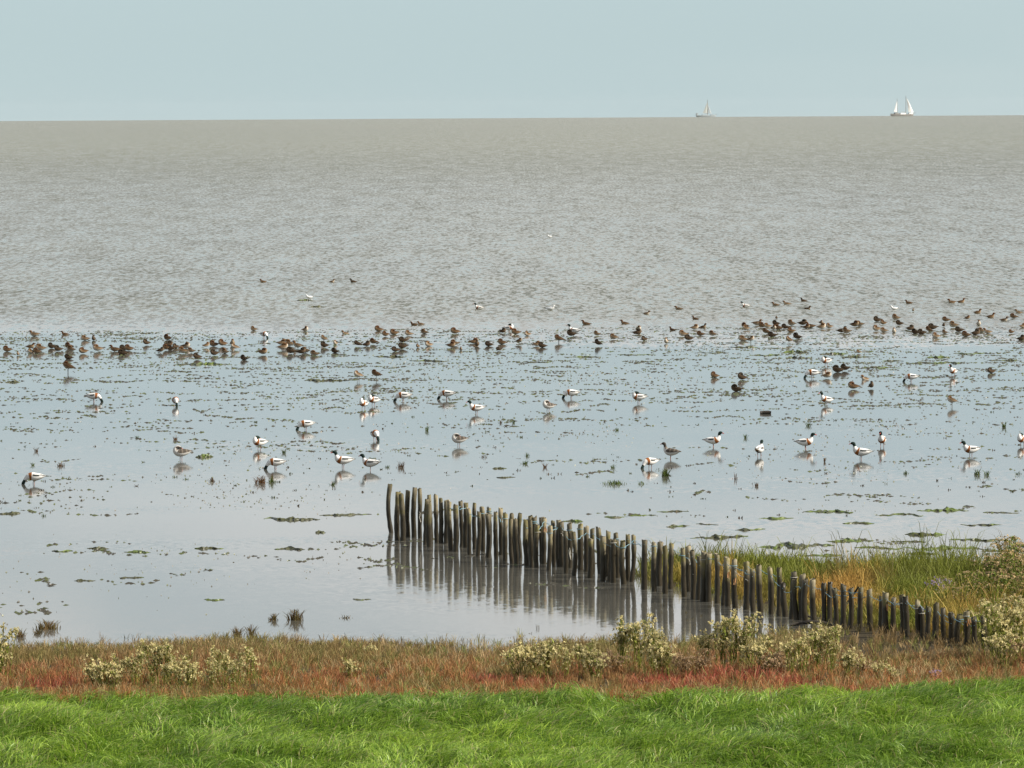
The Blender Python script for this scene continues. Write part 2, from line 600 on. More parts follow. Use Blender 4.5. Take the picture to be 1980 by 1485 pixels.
# lush grass bank (uncountable)
def build_grass():
    n_ = 290000
    # even density over the strip in view, with margins to each side
    x = RNG.uniform(-12.5, 12.5, n_)
    y = RNG.uniform(60.5, 75.8, n_)
    hol = np.clip((fbm(NE, x * 1.1 + 8, y * 0.55 + 1) - 0.34) * 9, 0.5, 1)
    keep = (y < grass_edge(x) + 0.3 * RNG.random(n_) + 1.5 * RNG.random(n_) ** 3 * np.clip((NB(x * 1.7 + 4, y * 0.9) - 0.35) * 2.5, 0, 1)) & (RNG.random(n_) < hol)
    x, y = x[keep], y[keep]
    n_ = len(x)
    z = height(x, y) - 0.01
    base = np.stack([x, y, z], 1)
    flow = (fbm(NC, x * 0.75 + 5, y * 0.5 + 2) - 0.5) * 5.0 + (NE(x * 3.4, y * 2.4) - 0.5) * 4.5
    lean = -0.35 + flow + RNG.normal(0, 0.7, n_)
    vig = 0.5 * fbm(NA, x * 0.6 + 20, y * 0.45) + 0.5 * NB(x * 3.1, y * 2.2)
    L = RNG.uniform(0.08, 0.36, n_) * (0.6 + 0.8 * vig)
    rise = RNG.uniform(0.04, 0.22, n_) * (0.45 + 1.1 * vig)
    wd = RNG.uniform(0.006, 0.016, n_)
    C, Wd, side = blades(base, lean, L, rise, wd, 5, 1.35, lean + math.pi / 2 + RNG.normal(0, 0.5, n_))
    side[:, 2] = RNG.normal(0, 0.25, n_)
    V, F = ribbons(C, Wd, unit(side))
    t = RNG.random(n_)[:, None]
    c = (1 - t) * np.array([0.085, 0.185, 0.012]) + t * np.array([0.335, 0.475, 0.070])
    pt = (fbm(NB, x * 0.5 + 3, y * 0.35 + 8) - 0.5)[:, None]
    c = c * (1 + pt * np.array([1.0, 0.75, 0.6]))
    dry = RNG.random(n_) < 0.09
    c[dry] = np.array([0.42, 0.40, 0.17]) * RNG.uniform(0.6, 1.1, (int(dry.sum()), 1))
    g = link('grass', np_mesh('grass', V, F, M_GRASS, rep(c, 5), False))
    tag(g, 'lush bright green grass lying in wind-combed swirls along the bottom of the view', 'grass', kind='stuff')


build_grass()


# glasswort belt: low upright branching tufts turning red
def tuft_field(x, y, hgt, nb, spread, colfn, name, label, cat, wmin=0.004, wmax=0.008, mat=None):
    n_ = len(x)
    z = np.maximum(height(x, y), -0.06) - 0.01
    idx = np.repeat(np.arange(n_), nb)
    nn = len(idx)
    bx = x[idx] + RNG.normal(0, 0.02, nn)
    by = y[idx] + RNG.normal(0, 0.02, nn)
    base = np.stack([bx, by, z[idx]], 1)
    a = RNG.uniform(0, 2 * math.pi, nn)
    h = hgt[idx] * RNG.uniform(0.55, 1.1, nn)
    C, Wd, side = blades(base, a, h * RNG.uniform(0.1, spread, nn), h * 1.25, RNG.uniform(wmin, wmax, nn), 4, 1.1,
                         RNG.uniform(-0.6, 0.6, nn))
    V, F = ribbons(C, Wd, side)
    c = colfn(bx, by, idx, nn)
    o = link(name, np_mesh(name, V, F, mat or M_PLANT, rep(c, 4), False))
    tag(o, label, cat, kind='stuff')


def build_glasswort():
    n_ = 20000
    x = RNG.uniform(-12.5, 12.8, n_)
    y = RNG.uniform(73.0, 84.4, n_)
    sd = signed_dist(x, y)
    dens = np.clip(0.75 + sd * 0.6 + 1.8 * (fbm(NB, x * 0.8, y * 0.5) - 0.5), 0, 1)
    keep = (RNG.random(n_) < dens) & (y > grass_edge(x) - 0.3 - 1.6 * RNG.random(n_) ** 4)
    # open stubbly mud in front of the stakes stays thin
    thin = np.clip((x - 4.3) / 1.2, 0, 1) * np.clip((y - 79.2) / 0.6, 0, 1)
    keep &= RNG.random(n_) > thin * 0.85
    x, y = x[keep], y[keep]
    hg = RNG.uniform(0.07, 0.22, len(x)) * (0.7 + 0.7 * fbm(NA, x * 0.9, y * 0.6))

    kinds = RNG.random(len(x))

    def colr(bx, by, idx, nn):
        t = np.clip((by - 76.0) / 5.0, 0, 1)[:, None]
        c = np.array([0.420, 0.190, 0.075]) * (1 - t) + np.array([0.300, 0.205, 0.090]) * t
        k = kinds[idx][:, None]
        c = np.where(k < 0.24, np.array([[0.25, 0.25, 0.075]]), c)          # still green shoots
        c = np.where((k > 0.24) & (k < 0.42), np.array([[0.46, 0.34, 0.17]]), c)   # straw
        red = np.clip((fbm(NE, bx * 0.75 + 4, by * 0.5) - 0.54) * 6, 0, 1)[:, None] * (1 - t) * (RNG.random((nn, 1)) < 0.7)
        c = c * (1 - red) + np.array([0.42, 0.110, 0.072]) * red
        olive = np.clip((fbm(NC, bx * 0.9, by * 0.7) - 0.52) * 5, 0, 1)[:, None]
        c = c * (1 - 0.7 * olive) + np.array([0.25, 0.215, 0.075]) * 0.7 * olive
        return c * RNG.uniform(0.6, 1.4, nn)[:, None]
    tuft_field(x, y, hg, 12, 0.95, colr, 'glasswort_belt', 'rust red and brown glasswort thicket between the green grass and the water', 'glasswort')


build_glasswort()


def build_stubble():
    """thin upright stems standing in the shallows in front of the belt and on the mud by the stakes"""
    n_ = 5200
    x = RNG.uniform(-12, 12.5, n_)
    y = RNG.uniform(79.0, 90.0, n_)
    sd = signed_dist(x, y)
    f = fbm(NA, x * 0.7 + 3, y * 0.5)
    dens = np.clip(np.exp(-np.maximum(-sd, 0) / 0.9) * 1.1, 0, 1) * np.clip((f - 0.42) * 5, 0, 1)
    dens[(sd > 0.4)] = 0.05
    mud = (x > 4.2) & (x < 9) & (y > 79) & (y < 82.2)
    dens[mud] = 0.95
    keep = RNG.random(n_) < dens
    x, y = x[keep], y[keep]
    hg = RNG.uniform(0.05, 0.15, len(x))

    def colr(bx, by, idx, nn):
        return np.array([0.16, 0.13, 0.06]) * RNG.uniform(0.5, 1.4, nn)[:, None]
    tuft_field(x, y, hg, 6, 0.6, colr, 'stubble', 'sparse tan stubble standing in the shallows along the shore', 'stubble')


build_stubble()


def build_spit_grass():
    n_ = 34000
    x = RNG.uniform(1.5, 14.0, n_)
    y = RNG.uniform(78.5, 98.5, n_)
    sd = signed_dist(x, y)
    behind = y > 92.1 - (x - 2.83) * 2.34    # beyond the row of stakes
    keep = (sd > -0.15) & behind & (RNG.random(n_) < np.clip(0.35 + sd * 0.6, 0.2, 1))
    x, y, sd = x[keep], y[keep], sd[keep]
    hg = (RNG.uniform(0.08, 0.36, len(x)) + 0.28 * (RNG.random(len(x)) < 0.06)) * np.clip(0.75 + sd * 0.25, 0.6, 1.25) * (0.25 + 1.5 * fbm(NA, x * 1.3, y * 0.8))

    def colr(bx, by, idx, nn):
        o = np.clip((fbm(NE, bx * 0.55 + 4, by * 0.3 + 6) - 0.42) * 5, 0, 1)[:, None]
        g = np.array([0.200, 0.225, 0.036])
        r = np.array([0.52, 0.32, 0.085])
        c = g * (1 - o) + r * o
        k = np.clip((fbm(NB, bx * 0.9, by * 0.7) - 0.5) * 5, 0, 1)[:, None]
        c = c * (1 - 0.5 * k) + np.array([0.15, 0.13, 0.045]) * 0.5 * k
        return c * RNG.uniform(0.6, 1.45, nn)[:, None]
    tuft_field(x, y, hg, 9, 0.9, colr, 'salt_marsh_grass', 'olive and orange salt marsh grass on the spit behind the stakes', 'marsh grass', 0.006, 0.012)


build_spit_grass()


# ------------------------------------------------------------------ stake fence
def tube(pts, r, sides=6):
    """V, F of a tube through pts with radius r (number or list), ends closed by fans made of quads"""
    pts = np.asarray(pts, float)
    k = len(pts)
    r = np.full(k, r) if np.isscalar(r) else np.asarray(r, float)
    tan = unit(np.gradient(pts, axis=0))
    ref = np.array([0, 0, 1.0]) if abs(tan[0, 2]) < 0.8 else np.array([1.0, 0, 0])
    u = unit(np.cross(tan, ref))
    v = np.cross(tan, u)
    a = np.linspace(0, 2 * math.pi, sides, endpoint=False)
    V = pts[:, None, :] + r[:, None, None] * (np.cos(a)[None, :, None] * u[:, None, :] + np.sin(a)[None, :, None] * v[:, None, :])
    V = V.reshape(-1, 3)
    F = []
    for i in range(k - 1):
        for j in range(sides):
            j2 = (j + 1) % sides
            F.append((i * sides + j, i * sides + j2, (i + 1) * sides + j2, (i + 1) * sides + j))
    n0 = len(V)
    V = np.vstack([V, pts[0], pts[-1]])
    for j in range(0, sides, 2):
        F.append((n0, j, (j + 1) % sides, (j + 2) % sides))
        o = (k - 1) * sides
        F.append((n0 + 1, o + (j + 2) % sides, o + (j + 1) % sides, o + j))
    return V, np.array(F)


def merge(parts):
    Vs, Fs, n0 = [], [], 0
    for V, F in parts:
        Vs.append(V)
        Fs.append(np.asarray(F) + n0)
        n0 += len(V)
    return np.vstack(Vs), np.vstack(Fs)


Z1 = [(185, 85), (238, 160), (283, 180), (345, 145), (400, 122), (465, 130), (540, 252), (565, 188), (610, 190), (652, 225), (712, 240),
      (790, 285), (850, 252), (905, 268), (935, 320), (970, 270), (1015, 352), (1060, 305), (1095, 372), (1122, 315), (1182, 350), (1275, 365),
      (1328, 420), (1350, 372), (1385, 420), (1418, 368), (1478, 430), (1503, 390), (1528, 430), (1547, 402), (1580, 475), (1618, 410), (1690, 488),
      (1733, 438)]
Z2 = [(35, 152), (62, 245), (103, 170), (150, 245), (208, 175), (268, 195), (302, 310), (328, 220), (393, 207), (415, 290), (470, 243), (487, 320), (572, 257),
      (625, 335), (655, 280), (708, 280), (810, 325), (915, 350), (962, 345), (1015, 385), (1078, 365), (1200, 405), (1285, 430), (1340, 480),
      (1390, 440), (1445, 450), (1520, 465), (1577, 520), (1625, 490), (1690, 510)]
Z3 = [(10, 250), (62, 300), (108, 275), (190, 290), (248, 295), (285, 400), (335, 320), (365, 380), (400, 340), (435, 375), (495, 375), (565, 405),
      (605, 400), (645, 440), (700, 415), (755, 440), (822, 430), (890, 445), (965, 495), (1000, 470), (1045, 505), (1122, 485), (1165, 500),
      (1225, 520), (1260, 570), (1305, 570), (1350, 545), (1400, 580), (1470, 610), (1515, 620), (1570, 600), (1640, 640), (1690, 640)]
TOPS = [(720 + a * 0.20202, 920 + b * 0.20202) for a, b in Z1] + [(1080 + a * 0.20202, 980 + b * 0.20202) for a, b in Z2] + \
       [(1440 + a * 0.27273, 1020 + b * 0.27273) for a, b in Z3]
TOPS.sort()
fill = []
for (x0, y0), (x1, y1) in zip(TOPS, TOPS[1:]):
    if x1 - x0 > 13.5 and x0 < 1420 and not 1215 < x0 < 1245 and random.random() < 0.45:
        fill.append(((x0 + x1) / 2 + random.uniform(-1.5, 1.5), 950 + 0.2 * ((x0 + x1) / 2 - 760) + random.uniform(-8, 10)))
TOPS = sorted(TOPS + fill)
fence = empty('stake_fence', at(1300, 1150))
tag(fence, 'long double row of weathered wooden stakes running from the shore into the water', 'fence')
INV = fence.location.copy()
POSTS = []
for i, (tx, ty) in enumerate(TOPS):
    ln = 950 + 0.2 * (tx - 760)
    front = ty > ln - 2
    by = 1040 + 0.2 * (tx - 760) + (2 if front else -9) + random.uniform(-1.5, 1.5)
    b = at(tx + random.uniform(-2, 2), by)
    ppm = (by - LEVEL_Y) / CAM_H
    h = min(1.15, max(0.5, (by - ty) / ppm * 1.01))
    r = random.uniform(0.041, 0.055) * (1.08 if i < 6 else 1.0)
    lx, ly = random.gauss(0, 0.018), random.gauss(0, 0.02)
    k = 13
    bow = random.gauss(0, 0.012)
    if i == 0:
        bow = -0.045
    pts, rr = [], []
    ph = random.uniform(0, 6)
    for s in np.linspace(0, 1, k):
        zz = -0.5 + s * (h + 0.5)
        q = max(zz, 0) / h
        pts.append((b.x - INV.x + lx * q + bow * math.sin(math.pi * min(1, max(0, q))) + 0.004 * math.sin(ph + 9 * s),
                    b.y - INV.y + ly * q + 0.004 * math.cos(ph + 7 * s), zz))
        rr.append(r * (1.10 - 0.14 * s + random.uniform(-0.09, 0.09)))
    pts[-1] = (pts[-1][0], pts[-1][1], pts[-1][2])
    # chamfered, slightly skewed head
    pts.append((pts[-1][0], pts[-1][1], pts[-1][2] + 0.010))
    rr.append(rr[-1] * 0.80)
    V, F = tube(pts, rr, 10)
    V[:, :2] += RNG.normal(0, 0.0035, (len(V), 2))
    top = V[:, 2] > h - 0.001
    V[top, 2] += RNG.normal(0, 0.012, int(top.sum()))
    V[top, 2] += (V[top, 0] - pts[-1][0]) * random.uniform(-0.35, 0.35)
    me = np_mesh('post', V, F, M_POST, None, True)
    link('post', me, fence)
    POSTS.append((b.x - INV.x + lx, b.y - INV.y + ly, h, r, tx, front))


def rope(p, q, sag, r, mat, name='rope', wob=0.01, n=9):
    p, q = np.array(p, float), np.array(q, float)
    s = np.linspace(0, 1, n)[:, None]
    pts = p * (1 - s) + q * s
    pts[:, 2] -= sag * 4 * (s * (1 - s))[:, 0]
    pts += RNG.normal(0, wob, pts.shape) * (s * (1 - s) * 4)
    V, F = tube(pts, r, 4)
    link(name, np_mesh(name, V, F, mat), fence)


# blue-green rope strung from head to head, cord ends and a few rags
PS = sorted(POSTS, key=lambda t: t[4])
for a, b in zip(PS[12:], PS[14:]):
    far = b[4] > 1500
    if random.random() < (0.75 if far else 0.42):
        rope((a[0] + 0.02, a[1] - a[3] - 0.008, a[2] - random.uniform(0.05, 0.14)), (b[0], b[1] - b[3] - 0.008, b[2] - random.uniform(0.05, 0.16)),
             random.uniform(0.01, 0.05), 0.0055, M_ROPE)
for _ in range(26):
    a = random.choice(PS[14:])
    # a turn of rope round a stake head
    t = np.linspace(0, 2 * math.pi * 1.5, 14)
    zc = a[2] - random.uniform(0.06, 0.14)
    pts = np.stack([a[0] + (a[3] + 0.007) * np.cos(t), a[1] + (a[3] + 0.007) * np.sin(t), zc + 0.012 * t / 6], 1)
    V, F = tube(pts, 0.0055, 4)
    link('rope', np_mesh('rope', V, F, M_ROPE if random.random() < 0.7 else M_CORD), fence)
byx = {round(p[4]): p for p in PS}
near = lambda x: min(PS, key=lambda t: abs(t[4] - x))
for x0, x1, dz0, dz1, sg in ((1078, 1098, 0.12, 0.62, -0.10), (1085, 1101, 0.2, 0.55, -0.06), (1082, 1102, 0.25, 0.66, -0.16), (817, 808, 0.45, 0.66, 0.0),
                             (1405, 1435, 0.1, 0.3, 0.02), (1332, 1345, 0.2, 0.4, 0.02)):
    a, b = near(x0), near(x1)
    rope((a[0], a[1] - a[3] - 0.015, a[2] - dz0), (b[0] + 0.02, b[1] - b[3] - 0.06, max(0.03, b[2] - dz1)), sg, 0.006, M_CORD, 'cord', 0.012, 11)
for x0, dz in ((1053, 0.18), (1408, 0.26), (1430, 0.32), (1076, 0.16), (1870, 0.1), (1712, 0.2)):
    a = near(x0)
    n_ = 5
    base = np.tile(np.array([[a[0] + 0.02, a[1] - a[3] - 0.012, a[2] - dz]]), (n_, 1)) + RNG.normal(0, 0.012, (n_, 3)) * [1, 0.3, 1]
    C, Wd, side = blades(base, RNG.uniform(-2.2, -0.9, n_), RNG.uniform(0.02, 0.05, n_), -RNG.uniform(0.05, 0.12, n_), RNG.uniform(0.012, 0.022, n_), 4, 1.0, RNG.uniform(-0.3, 0.3, n_))
    V, F = ribbons(C, Wd, side)
    link('rag', np_mesh('rag', V, F, M_RAG), fence)


# ------------------------------------------------------------------ birds
def catmull(st, per=5):
    st = np.asarray(st, float)
    p = np.vstack([2 * st[0] - st[1], st, 2 * st[-1] - st[-2]])
    out = []
    for i in range(1, len(p) - 2):
        for t in np.linspace(0, 1, per, endpoint=False):
            a, b, c, d = p[i - 1], p[i], p[i + 1], p[i + 2]
            out.append(0.5 * ((2 * b) + (c - a) * t + (2 * a - 5 * b + 4 * c - d) * t * t + (3 * b - a - 3 * c + d) * t ** 3))
    out.append(p[-2])
    o = np.array(out)
    u = np.array([i / per for i in range(len(out))])
    return o, u


def loft(st, colfn, sides=14, per=4):
    """closed body through stations (x, z, half-width, half-height); colfn(u, angle_from_back, x, z)"""
    o, u = catmull(st, per)
    o[:, 2:] = np.maximum(o[:, 2:], 0.003)
    tan = unit(np.gradient(o[:, :2], axis=0))
    nor = np.stack([-tan[:, 1], tan[:, 0]], 1)
    a = np.linspace(0, 2 * math.pi, sides, endpoint=False)
    k = len(o)
    V = np.zeros((k, sides, 3))
    V[:, :, 0] = o[:, None, 0] + nor[:, None, 0] * o[:, None, 3] * np.cos(a)
    V[:, :, 2] = o[:, None, 1] + nor[:, None, 1] * o[:, None, 3] * np.cos(a)
    V[:, :, 1] = o[:, None, 2] * np.sin(a)
    cols = np.array([[colfn(u[i], abs((math.degrees(x) + 180) % 360 - 180), V[i, j, 0], V[i, j, 2]) for j, x in enumerate(a)] for i in range(k)])
    F = []
    for i in range(k - 1):
        for j in range(sides):
            j2 = (j + 1) % sides
            F.append((i * sides + j, (i + 1) * sides + j, (i + 1) * sides + j2, i * sides + j2))
    V = V.reshape(-1, 3)
    cols = cols.reshape(-1, 3)
    n0 = len(V)
    V = np.vstack([V, [[o[0, 0], 0, o[0, 1]], [o[-1, 0], 0, o[-1, 1]]]])
    cols = np.vstack([cols, cols[0], cols[n0 - 1]])
    for j in range(0, sides, 2):
        F.append((n0, j, (j + 1) % sides, (j + 2) % sides))
        q = (k - 1) * sides
        F.append((n0 + 1, q + (j + 2) % sides, q + (j + 1) % sides, q + j))
    return V, np.array(F), cols


WHITE = (0.76, 0.75, 0.72)
BLACK = (0.018, 0.022, 0.020)
HEAD = (0.015, 0.028, 0.022)
CHEST = (0.27, 0.095, 0.025)
BODY = [(-0.31, 0.255, 0.012, 0.008), (-0.24, 0.255, 0.045, 0.028), (-0.15, 0.245, 0.082, 0.07), (-0.03, 0.235, 0.105, 0.098), (0.07, 0.245, 0.102, 0.10)]
SHEL = {
    'upright': BODY + [(0.135, 0.285, 0.075, 0.078), (0.165, 0.345, 0.045, 0.048), (0.175, 0.395, 0.036, 0.038), (0.195, 0.438, 0.042, 0.044), (0.235, 0.448, 0.037, 0.036), (0.265, 0.440, 0.018, 0.018)],
    'feeding': BODY + [(0.145, 0.235, 0.072, 0.074), (0.205, 0.185, 0.046, 0.048), (0.240, 0.130, 0.036, 0.038), (0.262, 0.088, 0.041, 0.043), (0.283, 0.052, 0.034, 0.034), (0.297, 0.026, 0.016, 0.016)],
    'preening': BODY + [(0.130, 0.285, 0.075, 0.078), (0.135, 0.345, 0.05, 0.052), (0.09, 0.378, 0.043, 0.044), (0.04, 0.372, 0.042, 0.042), (0.0, 0.352, 0.033, 0.034), (-0.025, 0.338, 0.016, 0.016)],
}


def shel_col(u, ang, x, z):
    # stations 0 tail .. 4 fore body, 5 breast, 6 lower neck, 7+ head
    if u > 6.5:
        return HEAD
    if u > 5.15:
        return WHITE
    if u > 3.75:
        return CHEST if 3.95 < u < 4.75 else WHITE
    if u < 0.5:
        return BLACK if ang < 120 else WHITE
    if 0.8 < u < 3.7 and 46 + 8 * (u - 2) < ang < 74 + 4 * (u - 2):
        return BLACK
    if u < 1.35 and 30 < ang < 85:
        return BLACK
    if ang > 158 and u > 1.2:
        return (0.05, 0.04, 0.03)
    if u < 1.6 and ang > 120:
        return (0.45, 0.27, 0.13)
    return WHITE


def young_col(u, ang, x, z):
    """young birds: grey-brown cap and back, no chestnut band"""
    if u > 6.3:
        return (0.06, 0.05, 0.04) if ang < 125 or u > 8.5 else (0.5, 0.48, 0.45)
    if u > 5.0:
        return (0.16, 0.13, 0.10) if ang < 80 else (0.62, 0.60, 0.56)
    if ang < 92 and u < 4.6:
        return (0.075, 0.062, 0.05) if int(u * 3) % 3 else (0.17, 0.14, 0.11)
    if u < 0.5:
        return BLACK
    return (0.66, 0.64, 0.60)


SHEL_MESH = {}
for nm, st in SHEL.items():
    V, F, c = loft(st, shel_col, 24, 6)
    SHEL_MESH[nm] = np_mesh('shelduck_body', V, F, M_PLUME, c)
    V, F, c = loft(st, young_col, 24, 6)
    SHEL_MESH[nm + '_young'] = np_mesh('shelduck_body', V, F, M_PLUME, c)


def bill_mesh(p, q, r, mat, name='bill'):
    s = np.linspace(0, 1, 4)[:, None]
    V, F = tube(np.array(p) * (1 - s) + np.array(q) * s, [r, r * 0.85, r * 0.8, r * 0.45], 6)
    return np_mesh(name, V, F, mat)


BILLS = {'upright': bill_mesh((0.255, 0, 0.442), (0.315, 0, 0.422), 0.015, M_BILL),
         'feeding': bill_mesh((0.290, 0, 0.036), (0.325, 0, -0.012), 0.015, M_BILL),
         'preening': bill_mesh((-0.018, 0, 0.342), (-0.06, 0, 0.318), 0.015, M_BILL)}


def leg_mesh(y, x0, ztop, r, mat):
    V, F = tube([(x0 - 0.01, y, ztop), (x0 + 0.005, y, ztop * 0.5), (x0, y, -0.04)], [r * 1.5, r, r], 5)
    return np_mesh('leg', V, F, mat)


LEGS = [leg_mesh(0.04, -0.01, 0.17, 0.008, M_LEG), leg_mesh(-0.04, 0.02, 0.17, 0.008, M_LEG)]
LEFT, RIGHT = math.pi, 0.0


def shelduck(px, py, pose, yaw, label, swim=False, scale=1.0):
    p = at(px, py)
    scale = scale * random.uniform(0.88, 0.98)
    o = link('shelduck', SHEL_MESH[pose + ('_young' if px in YOUNG else '')])
    o.location = (p.x, p.y, -0.155 * scale if swim else -0.05)
    o.rotation_euler = (0, random.gauss(0, 0.04), yaw)
    o.scale = (scale,) * 3
    tag(o, label, 'shelduck', 'shelducks on the tidal flats')
    link('bill', BILLS[pose], o)
    if not swim:
        for l in LEGS:
            link('leg', l, o)
    return o


def yw(facing, toward=0.0):
    """facing +1 right, -1 left; toward > 0 turns the bird towards the viewer (radians)"""
    return -toward if facing > 0 else math.pi + toward


YOUNG = {351, 888, 1060, 1297}
S_LIST = [
    (181, 777, 'feeding', yw(1, 0.1), 'feeding shelduck alone at upper left, facing right, head down in the water'),
    (339, 785, 'feeding', yw(1, 1.35), 'end-on white shelduck bending down between the two left feeding birds'),
    (66, 936, 'feeding', yw(-1, 0.1), 'shelduck with bill in the water nearest the left edge of the flats'),
    (351, 889, 'preening', yw(-1, 0.25), 'dark-backed shelduck with folded neck beside a low green weed hump'),
    (703, 791, 'preening', yw(-1, 1.1), 'bigger of two shelducks dozing side by side, on the left of its neighbour'),
    (722, 784, 'preening', yw(-1, 0.7), 'smaller of two shelducks dozing side by side, on the right of its neighbour'),
    (780, 776, 'feeding', yw(-1, 0.1), 'feeding shelduck just right of the dozing pair'),
    (864, 772, 'feeding', yw(-1, -0.1), 'feeding shelduck behind the standing bird with a dark cap, above the stake row'),
    (922, 800, 'upright', yw(-1, 0.2), 'slim shelduck standing alert alone above the middle of the stake row'),
    (592, 831, 'feeding', yw(-1, 0.2), 'feeding shelduck with broad chestnut breast, alone left of centre'),
    (725, 851, 'feeding', yw(1, 1.2), 'white shelduck seen end-on dipping its head, below the dozing pair'),
    (502, 868, 'preening', yw(-1, 0.6), 'shelduck with hunched dark head standing above the low feeding bird'),
    (533, 907, 'feeding', yw(-1, 0.1), 'feeding shelduck with chestnut band behind a clump of brown weed'),
    (664, 904, 'upright', yw(-1, 0.15), 'alert shelduck standing tall with red bill, left one of the near pair'),
    (717, 909, 'upright', yw(-1, -0.35), 'alert shelduck turned away, nearest to the seaward end of the stakes'),
    (888, 862, 'preening', yw(-1, 0.3), 'small hunched shelduck above the left half of the stakes'),
    (1060, 795, 'preening', yw(-1, 0.5), 'greyish hunched shelduck standing just below the feeding bird at centre'),
    (1105, 770, 'feeding', yw(-1, 0.0), 'feeding shelduck at centre, farther out than its hunched neighbour'),
    (1235, 779, 'preening', yw(-1, 0.1), 'shelduck twisting to preen its back, alone right of centre'),
    (1258, 905, 'feeding', yw(-1, 0.55), 'shelduck bending down beside the green weed clump'),
    (1297, 887, 'upright', yw(-1, -0.5), 'dark brownish shelduck standing behind the green weed clump'),
    (1379, 864, 'upright', yw(1, 0.25), 'shelduck facing right with brown back, beside scattered brown weed'),
    (1597, 783, 'upright', yw(-1, 0.5), 'shelduck standing alone with bright breast, below the small brown ducks'),
    (1468, 882, 'upright', yw(1, -1.2), 'shelduck seen from behind, slim and upright'),
    (1557, 868, 'upright', yw(1, 0.2), 'white shelduck walking to the right with raised dark head'),
    (1665, 888, 'upright', yw(-1, 0.0), 'long-bodied shelduck facing left beside the bird that faces the viewer'),
    (1706, 863, 'upright', yw(-1, 1.3), 'shelduck facing the viewer with chestnut band across its breast'),
    (1878, 882, 'upright', yw(-1, 0.3), 'shelduck facing left with bold chestnut band, far right of the flats'),
    (1977, 861, 'preening', yw(-1, 0.9), 'shelduck cut off by the right edge of the view'),
    (1571, 731, 'feeding', yw(-1, 0.25), 'feeding shelduck beside the resting brown ducks at right'),
    (1762, 738, 'feeding', yw(-1, 0.1), 'feeding shelduck on the far right flats with head held low'),
    (1843, 727, 'upright', yw(-1, 1.0), 'shelduck facing the viewer among the weed mats at right'),
    (1598, 707, 'preening', yw(-1, 0.6), 'small hunched shelduck among the far weed streaks at right'),
    (510, 654, 'feeding', yw(1, 0.9), 'white shelduck standing in the gap of the brown flock at left'),
    (984, 642, 'preening', yw(1, 0.2), 'white-sided shelduck inside the brown flock at centre'),
    (1109, 648, 'upright', yw(-1, -0.3), 'shelduck standing tall at the waterline right of centre'),
]
for a in S_LIST:
    shelduck(*a)
for px, py, lab in ((1442, 594, 'white-sided shelduck swimming behind the flock, below and right of the grey sailboat'),
                    (926, 598, 'lone white-sided shelduck swimming far out at centre left')):
    shelduck(px, py, 'upright', yw(-1, 0.1), lab, True, 0.85)


# gulls
def gull_col(u, ang, x, z):
    if u > 4.6:
        return (0.8, 0.8, 0.78)
    if u < 0.8 and ang < 80:
        return (0.04, 0.04, 0.04)
    return (0.50, 0.52, 0.54) if ang < 70 and u < 3.6 else (0.8, 0.8, 0.78)


V, F, c = loft([(-0.22, 0.08, 0.01, 0.008), (-0.15, 0.075, 0.035, 0.025), (-0.06, 0.065, 0.06, 0.055), (0.03, 0.065, 0.062, 0.06), (0.09, 0.095, 0.042, 0.045),
                (0.115, 0.14, 0.032, 0.034), (0.145, 0.152, 0.026, 0.026), (0.165, 0.148, 0.012, 0.012)], gull_col, 14, 4)
GULL = np_mesh('gull_body', V, F, M_PLUME, c)
GBILL = bill_mesh((0.16, 0, 0.149), (0.195, 0, 0.142), 0.007, M_DBILL)
for px, py, yaw, s, lab in ((1063, 459, yw(-1, 0.3), 1.0, 'lone white gull swimming farthest out on the open sea'),
                            (1064, 600, yw(1, 0.2), 1.25, 'white gull swimming behind the flock near the centre'),
                            (598, 577, yw(-1, 0.3), 1.0, 'white gull sitting on the water beside two dark weed strips'),
                            (1729, 599, yw(-1, 0.2), 1.0, 'white gull swimming in line below the two-masted sailboat')):
    p = at(px, py)
    o = link('gull', GULL)
    o.location = (p.x, p.y, 0)
    o.rotation_euler = (0, 0, yaw)
    o.scale = (s,) * 3
    tag(o, lab, 'gull', 'gulls on the water')
    link('bill', GBILL, o)

# brown ducks and waders: three colourings of each pose
PAL = [dict(back=(0.062, 0.036, 0.018), flank=(0.15, 0.085, 0.040), belly=(0.30, 0.23, 0.15), head=(0.085, 0.040, 0.018)),
       dict(back=(0.036, 0.025, 0.015), flank=(0.075, 0.046, 0.024), belly=(0.14, 0.10, 0.065), head=(0.035, 0.026, 0.016)),
       dict(back=(0.100, 0.064, 0.034), flank=(0.24, 0.16, 0.09), belly=(0.55, 0.49, 0.40), head=(0.13, 0.07, 0.032))]
B_BODY = [(-0.205, 0.112, 0.010, 0.007), (-0.150, 0.115, 0.036, 0.024), (-0.075, 0.108, 0.074, 0.062), (0.01, 0.105, 0.088, 0.085), (0.075, 0.125, 0.078, 0.082)]
BROWN = {
    'resting': B_BODY + [(0.108, 0.175, 0.056, 0.060), (0.085, 0.222, 0.045, 0.046), (0.045, 0.228, 0.041, 0.041), (0.008, 0.208, 0.028, 0.030), (-0.015, 0.192, 0.012, 0.012)],
    'alert': B_BODY + [(0.115, 0.170, 0.052, 0.056), (0.128, 0.225, 0.036, 0.038), (0.145, 0.255, 0.040, 0.040), (0.178, 0.258, 0.032, 0.030), (0.215, 0.246, 0.014, 0.010), (0.235, 0.240, 0.012, 0.006)],
    'leaning': [(-0.19, 0.135, 0.008, 0.006), (-0.135, 0.15, 0.03, 0.022), (-0.06, 0.165, 0.066, 0.058), (0.02, 0.185, 0.08, 0.078), (0.08, 0.215, 0.066, 0.068), (0.105, 0.262, 0.042, 0.046), (0.082, 0.292, 0.034, 0.036), (0.045, 0.288, 0.026, 0.027), (0.015, 0.270, 0.010, 0.010)],
}


